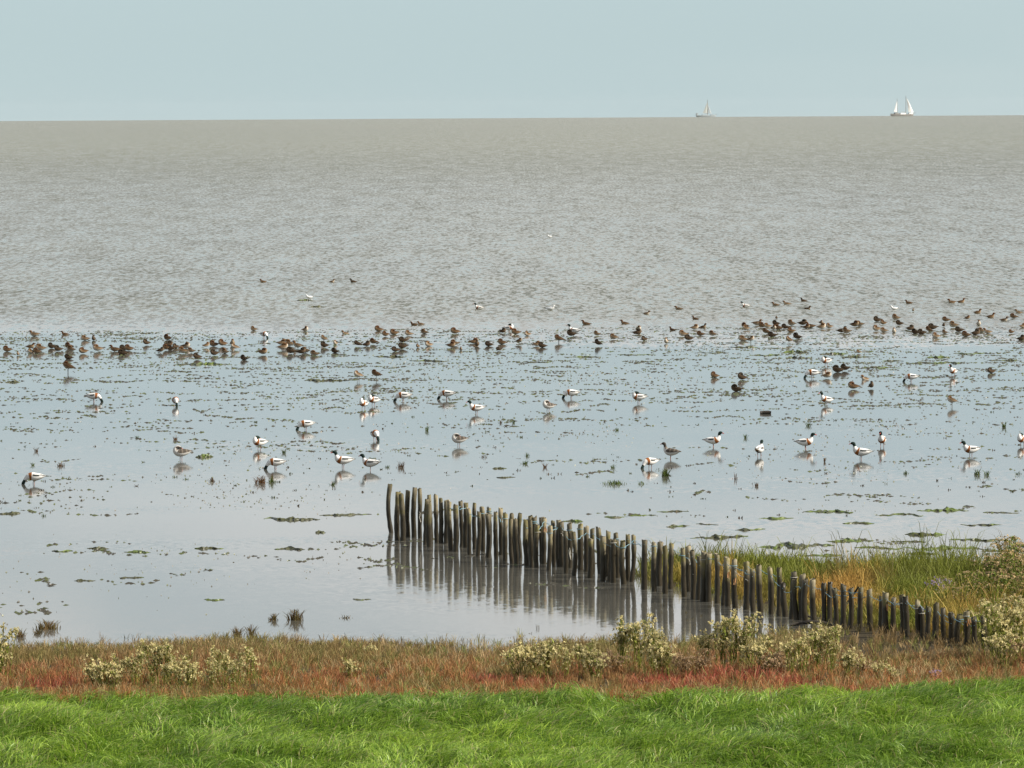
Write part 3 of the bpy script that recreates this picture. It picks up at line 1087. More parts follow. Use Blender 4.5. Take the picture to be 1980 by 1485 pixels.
def brown_col(pal):
    def f(u, ang, x, z):
        if u > 5.3:
            return pal['head']
        if ang < 62:
            k = 0.75 if int(u * 5) % 2 else 1.15
            return tuple(v * k for v in pal['back'])
        if ang < 118:
            k = 0.8 if int(u * 4 + ang / 25) % 2 else 1.15
            return tuple(v * k for v in pal['flank'])
        return pal['belly']
    return f


B_MESH = {}
for nm, st in BROWN.items():
    for k, pal in enumerate(PAL):
        V, F, c = loft(st, brown_col(pal), 12, 4)
        B_MESH[nm, k] = np_mesh('brown_bird_body', V, F, M_BROWN, c)
W_LEGS = [leg_mesh(0.025, 0.0, 0.14, 0.007, M_DLEG), leg_mesh(-0.025, 0.025, 0.14, 0.007, M_DLEG)]
D_LEGS = [leg_mesh(0.03, 0.0, 0.06, 0.007, M_DLEG), leg_mesh(-0.03, 0.02, 0.06, 0.007, M_DLEG)]

L_, R_, C_ = -1, 1, 0
raw = []


def add(ox, oy, k, items):
    for zx, zy, ty, f in items:
        raw.append((ox + zx * k, oy + zy * k, ty, f))


# r resting, p pale-bellied resting, u head up, s swimming, w wader on legs, d dark
add(0, 520, 0.2525, [(270, 515, 'u', -1), (500, 505, 's', -1), (655, 548, 'r', 1), (718, 548, 'r', 0), (58, 632, 'r', 1), (138, 662, 'k', 0), (230, 612, 'r', -1), (240, 645, 'p', -1),
     (285, 645, 'r', -1), (312, 628, 'r', 1), (400, 608, 'r', -1), (448, 630, 'd', 1), (530, 612, 'r', 1), (545, 635, 'p', -1), (525, 690, 'r', 1), (640, 648, 'r', 1), (750, 632, 'r', 1),
     (885, 632, 'u', -1), (950, 622, 'd', -1), (988, 626, 'r', 1), (945, 658, 'd', -1), (1122, 582, 'd', -1), (1285, 545, 'r', 1), (1290, 592, 'd', -1), (1225, 642, 'r', -1), (1278, 622, 'r', -1),
     (1315, 622, 'r', 1), (1348, 608, 'd', 1), (1420, 608, 'p', -1), (1400, 648, 'p', -1), (1465, 642, 'p', 1), (1510, 692, 'd', 1), (1580, 602, 'r', -1), (1640, 592, 'r', 1),
     (1705, 592, 'r', 1), (1645, 662, 'd', 1), (1722, 648, 'p', 1), (1780, 588, 'r', 0), (1802, 618, 'r', 1), (1870, 697, 'd', 1), (1945, 474, 'p', -1), (525, 795, 'w', -1)])
add(480, 520, 0.2525, [(435, 477, 'p', -1), (105, 657, 'r', -1), (255, 582, 'r', -1), (265, 622, 'r', -1), (318, 592, 'r', 1), (330, 648, 'd', -1), (380, 607, 'r', 1), (405, 652, 'd', -1), (440, 642, 'p', 1),
     (510, 662, 'p', 1), (580, 562, 'l', -1), (585, 602, 'd', 1), (668, 582, 'p', 0), (665, 642, 'd', 1), (745, 497, 's', -1), (840, 592, 'r', 1), (905, 592, 'r', -1), (960, 577, 'r', 1),
     (1000, 477, 'r', 1), (1055, 517, 'r', -1), (1120, 502, 'r', 1), (1190, 562, 'd', 1), (1130, 632, 'r', -1), (1185, 612, 'r', 1), (1230, 512, 'p', -1), (1350, 497, 'p', 1), (1275, 432, 's', -1),
     (1325, 427, 's', -1), (1300, 602, 'k', 0), (1385, 592, 'p', 1), (1550, 602, 'r', -1), (1582, 587, 'r', 1), (1628, 622, 'k', 0), (1585, 497, 'r', -1), (1725, 572, 'r', -1), (1752, 592, 'd', 0),
     (1845, 592, 'r', 1), (1920, 627, 'k', 1), (1945, 577, 'r', 1), (1945, 492, 'r', -1), (115, 102, 's', -1), (640, 102, 's', 1), (805, 102, 's', -1), (845, 855, 'w', -1), (985, 850, 'w', -1)])
add(960, 520, 0.2525, [(150, 502, 'r', 1), (240, 512, 'p', 1), (170, 578, 'l', 1), (305, 592, 'r', -1), (352, 602, 'd', 1), (480, 568, 'l', -1), (575, 517, 'd', -1), (690, 427, 's', -1), (770, 512, 'p', 1),
     (780, 592, 'r', 1), (900, 542, 'r', -1), (985, 422, 's', -1), (1085, 482, 'p', 0), (1075, 502, 'd', -1), (1135, 552, 'd', 1), (1145, 347, 's', 1), (1400, 312, 's', -1), (1525, 387, 's', -1),
     (1350, 472, 's', -1), (1515, 467, 'r', -1), (1580, 452, 's', 1), (1430, 517, 'p', -1), (1475, 547, 'd', 1), (1565, 512, 'r', 1), (1655, 517, 'p', 1), (1300, 572, 'p', 0),
     (1670, 832, 'r', 1), (1880, 848, 'd', 1), (1840, 938, 'd', 1)])
add(1420, 520, 0.2828, [(285, 252, 's', -1), (360, 242, 's', -1), (475, 222, 's', -1), (497, 274, 's', 1), (1195, 237, 's', -1), (1222, 292, 'k', 0), (1490, 232, 's', -1), (1548, 230, 's', 1), (1660, 302, 's', 1),
     (1590, 347, 'r', -1), (1750, 332, 's', 1), (1910, 337, 'r', 1), (1945, 302, 's', -1), (1840, 357, 's', 1), (288, 342, 'k', 0), (75, 402, 'r', -1), (80, 422, 'p', 1), (150, 387, 'r', -1), (195, 402, 'r', -1),
     (228, 402, 'r', 1), (265, 417, 'p', 0), (285, 387, 'r', 1), (300, 417, 'r', -1), (350, 412, 'd', -1), (392, 387, 'r', 1), (390, 432, 'r', 1), (430, 477, 'd', 1), (375, 512, 'l', -1), (220, 447, 'r', -1),
     (262, 467, 'd', 1), (60, 492, 'r', -1), (110, 508, 'l', 1), (465, 387, 'd', -1), (490, 407, 'r', -1), (525, 402, 'r', 1), (590, 377, 'k', 0), (595, 412, 'p', -1), (650, 407, 'p', 1), (730, 437, 'r', -1),
     (770, 442, 'p', 1), (820, 397, 'r', -1), (860, 392, 'r', 1), (980, 362, 'd', -1), (1020, 382, 'r', 1), (975, 427, 'r', -1), (1025, 432, 'p', 1), (1105, 352, 'r', 1), (1130, 387, 'r', 1), (1092, 437, 'p', 0),
     (1200, 422, 'r', -1), (1240, 442, 'd', 1), (1285, 447, 'r', 1), (1330, 432, 'r', -1), (1360, 417, 'd', 1), (1380, 472, 'p', 1), (1430, 397, 'k', 0), (1440, 442, 'k', 1), (1448, 362, 'r', 1), (1500, 402, 'r', -1),
     (1540, 432, 'd', 1), (1585, 462, 'r', 1), (1650, 452, 'r', -1), (1670, 387, 'p', 0), (1690, 432, 'p', 1), (1735, 442, 'r', 1), (1895, 442, 'k', 1), (1970, 402, 'r', -1), (1960, 487, 'd', -1),
     (850, 578, 'k', -1), (710, 706, 'd', -1), (758, 697, 'd', 1), (630, 747, 'r', -1), (895, 757, 's', -1), (815, 822, 'r', 1), (935, 817, 'd', 0), (1758, 712, 'd', 1), (1490, 940, 'w', -1)])

ZONES = [(-1, 115, 'at the left end of the waterline'), (115, 270, 'behind the lone left wader'), (270, 480, 'behind the longest left weed mat'),
         (480, 680, 'around the gap holding the white shelduck'), (680, 800, 'beyond the two waders standing together'), (800, 960, 'above the seaward end of the stakes'),
         (960, 1080, 'beside the shelduck in mid flock'), (1080, 1300, 'in the thin stretch right of centre'), (1300, 1410, 'in line below the grey sailboat'),
         (1410, 1500, 'at the left of the dense right flock'), (1500, 1640, 'between the two sailboats'), (1640, 1780, 'in line below the two-masted sailboat'), (1780, 1990, 'at the right end of the waterline')]
birds = []
for x, y, ty, f in raw:
    if y > 698 and ty != 'w':
        z = 'flats'
    elif ty == 's' and y < 634:
        z = 'swim_left' if x < 1150 else ('swim_mid' if x < 1650 else 'swim_right')
    elif ty == 'w':
        z = 'wader'
    else:
        z = next(n_ for a, b, n_ in ZONES if a <= x < b)
    birds.append([x, y, ty, f, z])
cnt = {}
birds.sort(key=lambda b: b[0])
for x, y, ty, f, z in birds:
    i = cnt.get(z, 0)
    cnt[z] = i + 1
    o_ = ORD[min(i, 29)]
    adj = {'r': 'brown', 'p': 'pale-bellied', 'd': 'dark brown', 'u': 'alert brown', 's': 'swimming', 'k': 'small brown', 'l': 'leaning brown', 'w': 'tall'}[ty]
    name, cat, grp = 'duck', 'duck', 'brown ducks along the waterline'
    if z == 'wader':
        lab = ['tall brown wader on thin legs, alone at the left below the flock', 'left one of two tall brown waders standing together', 'right one of two tall brown waders standing together',
               'tall brown wader on thin legs alone on the right flats'][i]
        name, cat, grp = 'wader', 'wader', 'tall brown waders'
    elif z == 'flats':
        lab = f'{adj} duck resting on the flats nearer than the flock, {o_} from left'
        grp = 'brown ducks among the shelducks'
    elif z.startswith('swim'):
        where = {'swim_left': 'on the open water left of the grey sailboat', 'swim_mid': 'on the open water between the sailboats', 'swim_right': 'on the open water at far right'}[z]
        lab = f'brown duck swimming {where}, {o_} from left'
        grp = 'brown ducks swimming behind the flock'
    elif ty in 'l':
        lab = f'{adj} wader {z}, {o_} bird from left'
        name, cat, grp = 'wader', 'wader', 'waders in the brown flock'
    else:
        lab = f'{adj} duck {z}, {o_} bird from left'
    pose = {'r': 'resting', 'p': 'resting', 'd': 'resting', 'u': 'alert', 's': 'alert', 'k': 'resting', 'l': 'leaning', 'w': 'leaning'}[ty]
    if ty == 'r' and random.random() < 0.12:
        pose = 'leaning' if random.random() < 0.4 else 'alert'
    pal = {'p': 2, 'd': 1}.get(ty, random.choice((0, 0, 1, 2)))
    if ty in 'wl':
        pal = random.choice((0, 2))
    p = at(x, y)
    o = link(name, B_MESH[pose, pal])
    sc = random.uniform(0.80, 1.02) * {'k': 0.68, 's': 0.95, 'w': 1.22, 'p': 1.0}.get(ty, 1.05)
    o.scale = (sc * random.uniform(0.98, 1.14), sc, sc * random.uniform(0.84, 0.98))
    yaw = {1: math.pi, -1: 0.0, 0: math.pi / 2}[f]
    # the pointed tail shows on the side the list gives; most birds face into the light wind from the left
    if ty in 'sulw' or pose == 'alert':
        yaw += math.pi
    yaw += math.pi if ty in 'rpdk' and pose != 'alert' else 0.0
    if ty in 'rpdk' and f == 1:
        yaw = math.pi
    elif ty in 'rpdk' and f == -1:
        yaw = 0.0 if random.random() < 0.5 else math.pi
    elif ty == 'w':
        yaw = math.pi
    elif ty in 'slu':
        yaw = math.pi if f < 0 else 0.0
    o.rotation_euler = (0, random.gauss(0, 0.05), yaw + random.gauss(0, 0.35))
    zb = {'s': -0.055, 'w': 0.02, 'l': 0.0}.get(ty, random.uniform(-0.03, 0.01))
    if pose == 'leaning' and ty not in 'wl':
        zb = -0.05
    o.location = (p.x, p.y, zb)
    tag(o, lab, cat, grp)
    if ty in 'wl':
        for lg in W_LEGS:
            link('leg', lg, o)

# ------------------------------------------------------------------ weed mats and tufts on the flats
def mat_mesh(Lx, Ly, h, seed):
    """ragged low hump of weed, Lx by Ly metres, one connected sheet"""
    r = np.random.default_rng(seed)
    nx_, ny_ = int(min(70, max(14, Lx * 22))), 9
    u = np.linspace(-1, 1, nx_)
    off = (fbm(NA, u * 2.2 * Lx + seed, u * 0 + 3.1 * seed) - 0.5) * Ly * 1.3
    wid = (0.18 + 1.1 * np.clip(fbm(NB, u * 3.5 * Lx + seed, u * 0 + seed) - 0.25, 0, 1)) * np.sqrt(np.clip(1 - u ** 4, 0, 1)) * Ly * 0.5 + 0.015
    hh = h * (0.25 + 1.5 * np.clip(fbm(NC, u * 4.0 * Lx + 2 * seed, u * 0 + 1.0) - 0.3, 0, 1)) * np.clip(1.05 - u ** 2, 0.1, 1)
    vv = np.linspace(-1, 1, ny_)
    X_ = np.repeat(u[:, None] * Lx / 2, ny_, 1) + r.normal(0, 0.012, (nx_, ny_))
    Y_ = off[:, None] + wid[:, None] * vv[None, :] * r.uniform(0.75, 1.25, (nx_, ny_))
    Z_ = -0.02 + (hh[:, None] + 0.022) * np.clip(1 - vv[None, :] ** 2, 0, 1) ** 0.6 * r.uniform(0.55, 1.2, (nx_, ny_))
    V = np.stack([X_.ravel(), Y_.ravel(), Z_.ravel()], 1)
    I = np.arange(nx_ * ny_).reshape(nx_, ny_)
    F = np.stack([I[:-1, :-1].ravel(), I[1:, :-1].ravel(), I[1:, 1:].ravel(), I[:-1, 1:].ravel()], 1)
    g = np.where((fbm(NE, V[:, 0] * 3 + seed, V[:, 1] * 3) > 0.5)[:, None], np.array([[0.085, 0.118, 0.020]]), np.array([[0.050, 0.052, 0.018]]))
    return np_mesh('weed_mat', V, F, M_WEED, g * r.uniform(0.6, 1.5, len(V))[:, None], False)


MATS = [(393, 704, 112, 5), (831, 698, 80, 5), (753, 690, 62, 7), (636, 736, 95, 6), (590, 581, 32, 4), (612, 594, 30, 4), (25, 739, 30, 5), (1813, 691, 46, 7), (1809, 702, 112, 5),
        (1537, 681, 62, 4), (1612, 684, 56, 4), (1725, 698, 42, 6), (1703, 711, 72, 4), (1544, 692, 52, 4), (1441, 672, 48, 4), (17, 993, 42, 12), (565, 1003, 110, 6), (668, 996, 100, 7), (396, 883, 34, 8),
        (620, 1030, 18, 12), (1790, 1034, 78, 11), (1885, 1044, 96, 8), (1391, 1038, 112, 8), (1540, 1056, 150, 8), (1835, 1061, 170, 6), (1784, 1071, 62, 6), (1312, 1018, 48, 6),
        (1367, 1014, 44, 5), (1241, 997, 56, 5), (1108, 1008, 38, 8), (1600, 990, 96, 5), (1822, 987, 100, 7), (1738, 996, 90, 6), (1935, 991, 70, 5), (966, 906, 28, 6), (978, 923, 36, 6),
        (1480, 800, 20, 5), (190, 1060, 44, 5), (265, 1068, 52, 5), (405, 1060, 56, 6), (120, 1066, 40, 5), (560, 1062, 60, 6), (255, 1116, 44, 6), (165, 1122, 40, 6), (700, 1160, 36, 5), (415, 1160, 40, 5),
        (1660, 1012, 60, 4), (1900, 1015, 80, 5), (1500, 1003, 70, 4), (1640, 1046, 80, 5), (1700, 1060, 90, 6), (1450, 1024, 60, 4), (1590, 1075, 80, 5), (1930, 1065, 70, 5), (1760, 1048, 60, 4), (1190, 1000, 44, 4), (1300, 989, 60, 4),
        (1480, 687, 60, 3), (1660, 690, 70, 4), (1880, 684, 70, 4), (1940, 697, 60, 4), (1380, 682, 60, 3), (1130, 690, 60, 3), (1230, 686, 70, 3), (1040, 700, 60, 3)]
zc = {}
MATS.sort(key=lambda t: t[0])
for i, (px, py, wp, tp) in enumerate(MATS):
    p = at(px, py)
    ppm = (py - LEVEL_Y) / CAM_H
    drift = (px, py) == (1480, 800)
    if drift:
        V, F = tube([(-0.15, 0, 0.03), (-0.05, 0.01, 0.035), (0.08, 0, 0.04), (0.16, -0.01, 0.03)], [0.045, 0.05, 0.05, 0.04], 8)
        o = link('driftwood', np_mesh('driftwood', V, F, M_DRIFT))
        o.location = p
        tag(o, 'short dark log lying alone on the wet flats right of centre', 'driftwood')
        continue
    z = 'far' if py < 620 else ('left' if px < 1000 else 'right') + ('_upper' if py < 760 else '_lower')
    k = zc.get(z, 0)
    zc[z] = k + 1
    where = {'far': 'out on the open water', 'left_upper': 'left of centre just below the flock', 'right_upper': 'at right just below the flock',
             'left_lower': 'left of the stakes', 'right_lower': 'beyond the stakes at right'}[z]
    o = link('weed_mat', mat_mesh(wp / ppm, max(0.45, min(1.6, wp / ppm * 0.75)), max(0.03, tp / ppm * 0.8), 100 + i))
    o.location = p
    tag(o, f'low dark green weed mat {where}, {ORD[k]} from left', 'weed mat', 'weed mats on the flats')


def build_wrack():
    """scattered scraps and thin drift lines of weed over the flats: far too many to count"""
    xs_, ys_, lx_, ly_ = [], [], [], []

    def put(x, y, lx, ly):
        xs_.append(x); ys_.append(y); lx_.append(lx); ly_.append(ly)
    # single scraps
    n_ = 34000
    x = RNG.uniform(-26, 26, n_)
    y = RNG.uniform(84, 204, n_)
    dens = np.clip((fbm(NA, x * 0.16 + 2, y * 0.085 + 5) - 0.48) * 6.0, 0.03, 1) * np.clip((fbm(NE, x * 0.6, y * 0.22) - 0.36) * 4, 0.08, 1)
    bare = ((y > 103) & (y < 109)) | ((y < 93) & (x > -8))       # open sheets of still water
    dens = np.where(bare, dens * 0.12, dens) * np.where(y < 100, 0.6, 1.0)
    keep = (RNG.random(n_) < dens)
    x, y = x[keep], y[keep]
    k_ = len(x)
    sz = RNG.uniform(0.02, 0.13, k_) * np.clip(0.8 + (y - 110) / 120, 0.7, 1.5)
    put(x, y, sz, sz * RNG.uniform(0.8, 1.8, k_))
    # drift lines: chains of little strips left along the ebb
    for _ in range(3400):
        yc = 86 + 118 * RNG.random() ** 0.8
        xc = RNG.uniform(-0.11, 0.11) * yc
        side = 0.5 + 3.2 * max(0.0, xc / yc)                  # more on the right-hand flats
        if (103 < yc < 109 or (yc < 93 and xc > -8)) and RNG.random() < 0.85:
            continue
        if 108 < yc < 140 and RNG.random() < 0.6:
            continue
        if RNG.random() > 0.35 * side + 0.20 * (yc > 150):
            continue
        m_ = int(RNG.uniform(6, 34))
        ln = RNG.uniform(0.4, 3.2) * (0.7 + (yc - 85) / 110)
        t = np.sort(RNG.uniform(-0.5, 0.5, m_))
        ph = RNG.uniform(0, 6)
        put(xc + t * ln, yc + 0.5 * np.sin(t * 5 + ph) + RNG.normal(0, 0.16, m_), RNG.uniform(0.05, 0.30, m_), RNG.uniform(0.06, 0.28, m_))
    x, y, Lx, Ly = (np.concatenate(v) for v in (xs_, ys_, lx_, ly_))
    ok = signed_dist(x, y) < -1.2
    x, y, Lx, Ly = x[ok], y[ok], Lx[ok], Ly[ok]
    n_ = len(x)
    h = RNG.uniform(0.006, 0.028, n_)
    k = 6
    t = np.linspace(0, 2 * math.pi, k, endpoint=False)[None, :]
    rr = RNG.uniform(0.45, 1.2, (n_, k))
    V = np.zeros((n_, k + 1, 3))
    V[:, :k, 0] = x[:, None] + Lx[:, None] * 0.5 * rr * np.cos(t)
    V[:, :k, 1] = y[:, None] + Ly[:, None] * 0.5 * rr * np.sin(t)
    V[:, :k, 2] = -0.01
    V[:, k, 0] = x
    V[:, k, 1] = y
    V[:, k, 2] = h
    b = np.arange(n_) * (k + 1)
    F = np.concatenate([np.stack([b + i, b + (i + 1) % k, b + (i + 2) % k, b + k], 1) for i in range(0, k, 2)])
    c = np.where((RNG.random(n_) < 0.4)[:, None], np.array([[0.052, 0.064, 0.018]]), np.array([[0.036, 0.032, 0.020]])) * RNG.uniform(0.6, 1.4, n_)[:, None]
    o = link('seaweed_scraps', np_mesh('seaweed_scraps', V.reshape(-1, 3), F, M_WEED, np.repeat(c, k + 1, axis=0), False))
    tag(o, 'scattered dark seaweed scraps strewn over the wet flats', 'seaweed', kind='stuff')


build_wrack()


def sprig_stuff():
    n_ = 1700
    x = RNG.uniform(-15, 15, n_)
    y = RNG.uniform(108, 150, n_)
    f = fbm(NA, x * 0.3 + 12, y * 0.12)
    keep = RNG.random(n_) < np.clip((f - 0.40) * 3.5, 0.06, 1) * np.clip(1.3 - np.abs(y - 122) / 22, 0.05, 1)
    x, y = x[keep], y[keep]
    hg = RNG.uniform(0.03, 0.11, len(x))

    def colr(bx, by, idx, nn):
        g = (RNG.random(len(x)) < 0.5)[idx][:, None]
        return np.where(g, np.array([[0.07, 0.085, 0.02]]), np.array([[0.10, 0.07, 0.04]])) * RNG.uniform(0.6, 1.4, nn)[:, None]
    tuft_field(x, y, hg, 7, 0.8, colr, 'seedling_sprigs', 'tiny dark seedling sprigs dotted over the flats among the shelducks', 'seedlings', 0.012, 0.028)


sprig_stuff()


def tuft_mesh(h, wdt, nb, c1, c2, seed, name='tuft'):
    r = np.random.default_rng(seed)
    base = np.stack([r.normal(0, wdt * 0.20, nb), r.normal(0, wdt * 0.20, nb), np.full(nb, -0.03)], 1)
    a = r.uniform(0, 2 * math.pi, nb)
    hh = h * r.uniform(0.25, 1.05, nb) * np.exp(-2.2 * (base[:, 0] / wdt) ** 2)
    C, Wd, side = blades(base, a, hh * r.uniform(0.1, 1.1, nb), hh * 1.2, r.uniform(0.006, 0.014, nb), 4, 1.2, r.uniform(-0.6, 0.6, nb))
    V, F = ribbons(C, Wd, side)
    t = r.random(nb)[:, None]
    c = (np.array(c1) * (1 - t) + np.array(c2) * t) * r.uniform(0.7, 1.3, nb)[:, None]
    return np_mesh(name, V, F, M_PLANT, rep(c, 4), False)


GREEN = ((0.06, 0.10, 0.015), (0.11, 0.14, 0.03))
RUST = ((0.16, 0.07, 0.035), (0.12, 0.09, 0.035))
TUFTS = [(505, 934, 0.22, 0.34, 70, RUST), (525, 933, 0.2, 0.2, 40, GREEN), (1188, 936, 0.14, 0.62, 110, GREEN), (1287, 921, 0.24, 0.2, 70, GREEN), (71, 873, 0.16, 0.1, 24, RUST), (118, 901, 0.14, 0.22, 40, RUST),
         (64, 900, 0.12, 0.1, 22, GREEN), (264, 847, 0.10, 0.12, 26, GREEN), (339, 850, 0.14, 0.12, 26, RUST), (825, 833, 0.17, 0.09, 34, GREEN), (775, 904, 0.2, 0.2, 30, RUST), (749, 904, 0.11, 0.16, 26, GREEN),
         (643, 938, 0.12, 0.14, 26, GREEN), (410, 931, 0.14, 0.14, 26, RUST), (360, 927, 0.09, 0.12, 20, GREEN), (1192, 832, 0.12, 0.12, 26, GREEN), (1019, 882, 0.13, 0.12, 26, GREEN), (1053, 904, 0.16, 0.1, 18, RUST),
         (1015, 897, 0.12, 0.24, 36, GREEN), (1240, 936, 0.12, 0.16, 22, GREEN), (1185, 905, 0.14, 0.14, 22, GREEN), (1441, 847, 0.15, 0.1, 18, GREEN), (1563, 824, 0.17, 0.12, 24, GREEN), (1942, 826, 0.2, 0.12, 34, GREEN),
         (1890, 918, 0.2, 0.18, 36, GREEN), (1908, 919, 0.16, 0.14, 22, GREEN), (1751, 916, 0.12, 0.14, 24, GREEN), (1968, 917, 0.12, 0.16, 24, GREEN), (1594, 893, 0.18, 0.06, 10, RUST), (1462, 940, 0.16, 0.16, 16, RUST),
         (1422, 926, 0.2, 0.1, 14, RUST), (993, 818, 0.12, 0.08, 20, GREEN), (968, 818, 0.13, 0.08, 20, RUST), (936, 884, 0.12, 0.2, 26, RUST), (84, 998, 0.1, 0.08, 16, GREEN), (549, 876, 0.16, 0.12, 22, GREEN)]
TUFTS.sort(key=lambda t: t[0])
kc = {}
for i, (px, py, h, wd, nb, cc) in enumerate(TUFTS):
    kind = 'green' if cc is GREEN else 'brownish'
    z = 'left' if px < 660 else ('middle' if px < 1320 else 'right')
    k = kc.get((kind, z), 0)
    kc[kind, z] = k + 1
    o = link('marsh_plant', tuft_mesh(h, wd, nb, *cc, 300 + i))
    o.location = at(px, py)
    tag(o, f'small {kind} plant tuft standing in the {z} shallows among the shelducks, {ORD[k]} from left', 'plant', 'plant tufts in the shallows')
for i, (px, py, h, wd, nb, lab) in enumerate([(92, 1216, 0.20, 0.42, 160, 'wide bristly glasswort tuft standing clear in the water at lower left'),
                                              (530, 1199, 0.16, 0.16, 60, 'small glasswort tuft in the water, left of its larger twin'),
                                              (572, 1199, 0.25, 0.28, 110, 'rounded upright glasswort tuft in the water, right of its smaller twin'),
                                              (668, 1195, 0.09, 0.24, 30, 'flat thin glasswort sprig in the water right of the two rounded tufts'),
                                              (40, 1232, 0.18, 0.2, 50, 'thin olive tuft at the water edge by the left side of the view'),
                                              (72, 1226, 0.12, 0.14, 36, 'low brown tuft just below the wide bristly one'),
                                              (458, 1232, 0.22, 0.2, 60, 'brown tuft at the water edge left of the two rounded tufts'),
                                              (486, 1232, 0.26, 0.16, 60, 'pointed brown tuft at the water edge below the two rounded tufts'),
                                              (1605, 1098, 0.16, 0.2, 40, 'grass tuft on the far edge of the spit'), (1876, 1100, 0.2, 0.2, 40, 'reddish tuft on the far edge of the spit at right')]):
    o = link('marsh_plant', tuft_mesh(h, wd, nb, (0.17, 0.10, 0.045), (0.15, 0.13, 0.05), 500 + i))
    p = at(px, py)
    o.location = (p.x, p.y, max(0.0, float(height(np.array([p.x]), np.array([p.y]))[0])))
    tag(o, lab, 'plant', 'glasswort tufts by the shore')

# ------------------------------------------------------------------ sea asters gone to seed
def aster_meshes(h, spread, nst, seed, seedcol, leafcol, leafy=1.0, heads=9):
    r = np.random.default_rng(seed)
    # stems
    b = np.stack([r.normal(0, 0.05, nst), r.normal(0, 0.05, nst), np.full(nst, -0.03)], 1)
    a = r.uniform(0, 2 * math.pi, nst)
    hh = h * r.uniform(0.6, 1.0, nst)
    reach = spread * r.uniform(0.1, 1.0, nst)
    parts, tips = [], []
    for i in range(nst):
        s = np.linspace(0, 1, 6)
        pts = np.stack([b[i, 0] + np.cos(a[i]) * reach[i] * s ** 1.2, b[i, 1] + np.sin(a[i]) * reach[i] * s ** 1.2, b[i, 2] + (hh[i] + 0.03) * s * (1.15 - 0.15 * s)], 1)
        parts.append(tube(pts, np.linspace(0.006, 0.003, 6), 3 + 1))
        tips.append(pts)
        for q in range(3):
            k0 = r.integers(2, 5)
            ang = r.uniform(0, 2 * math.pi)
            e = pts[k0] + np.array([math.cos(ang) * 0.07, math.sin(ang) * 0.07, 0.10]) * r.uniform(0.7, 1.4)
            br = np.stack([pts[k0], (pts[k0] + e) / 2 + [0, 0, -0.01], e])
            parts.append(tube(br, [0.004, 0.003, 0.002], 4))
            tips.append(np.vstack([pts[-1], e]))
    V, F = merge(parts)
    stem = np_mesh('stem', V, F, M_PLANT, np.tile(np.array(leafcol) * 0.8 + np.array([0.03, 0.01, 0.0]), (len(V), 1)), True)
    # leaves along the stems
    nl = int(nst * 12 * leafy)
    if nl:
        si = r.integers(0, len(tips), nl)
        t = r.uniform(0.1, 0.85, nl)
        base = np.array([tips[k][0] * (1 - u) + tips[k][-1] * u for k, u in zip(si, t)])
        la = r.uniform(0, 2 * math.pi, nl)
        C, Wd, side = blades(base, la, r.uniform(0.03, 0.085, nl), r.uniform(-0.01, 0.05, nl), r.uniform(0.010, 0.020, nl), 4, 1.0)
        V, F = ribbons(C, Wd, side)
        lc = np.array(leafcol) * r.uniform(0.6, 1.5, nl)[:, None]
        dry = r.random(nl) < 0.2
        lc[dry] = np.array([0.20, 0.13, 0.05])
        leaf = np_mesh('leaves', V, F, M_PLANT, rep(lc, 4), False)
    else:
        leaf = None
    # fluffy seed heads: little balls of radiating bristles
    cen = []
    for pts in tips:
        for _ in range(heads // 3 if len(pts) == 2 else heads):
            cen.append(pts[-1] + r.normal(0, 1, 3) * np.array([0.035, 0.035, 0.028]))
    cen = np.array(cen)
    nb = 9
    idx = np.repeat(np.arange(len(cen)), nb)
    d = unit(r.normal(0, 1, (len(idx), 3)) + np.array([0, 0, 0.5]))
    ln = r.uniform(0.014, 0.028, len(idx))
    C = np.stack([cen[idx], cen[idx] + d * ln[:, None] * 0.6, cen[idx] + d * ln[:, None]], 1)
    sd_ = unit(np.cross(d, r.normal(0, 1, d.shape)))
    Wd = np.tile(np.array([[0.005, 0.015, 0.011]]), (len(idx), 1))
    V, F = ribbons(C, Wd, sd_)
    sc_ = np.array(seedcol) * r.uniform(0.65, 1.2, len(cen))[idx][:, None]
    seed_ = np_mesh('seed_heads', V, F, M_SEED, rep(sc_, 3), False)
    return stem, leaf, seed_


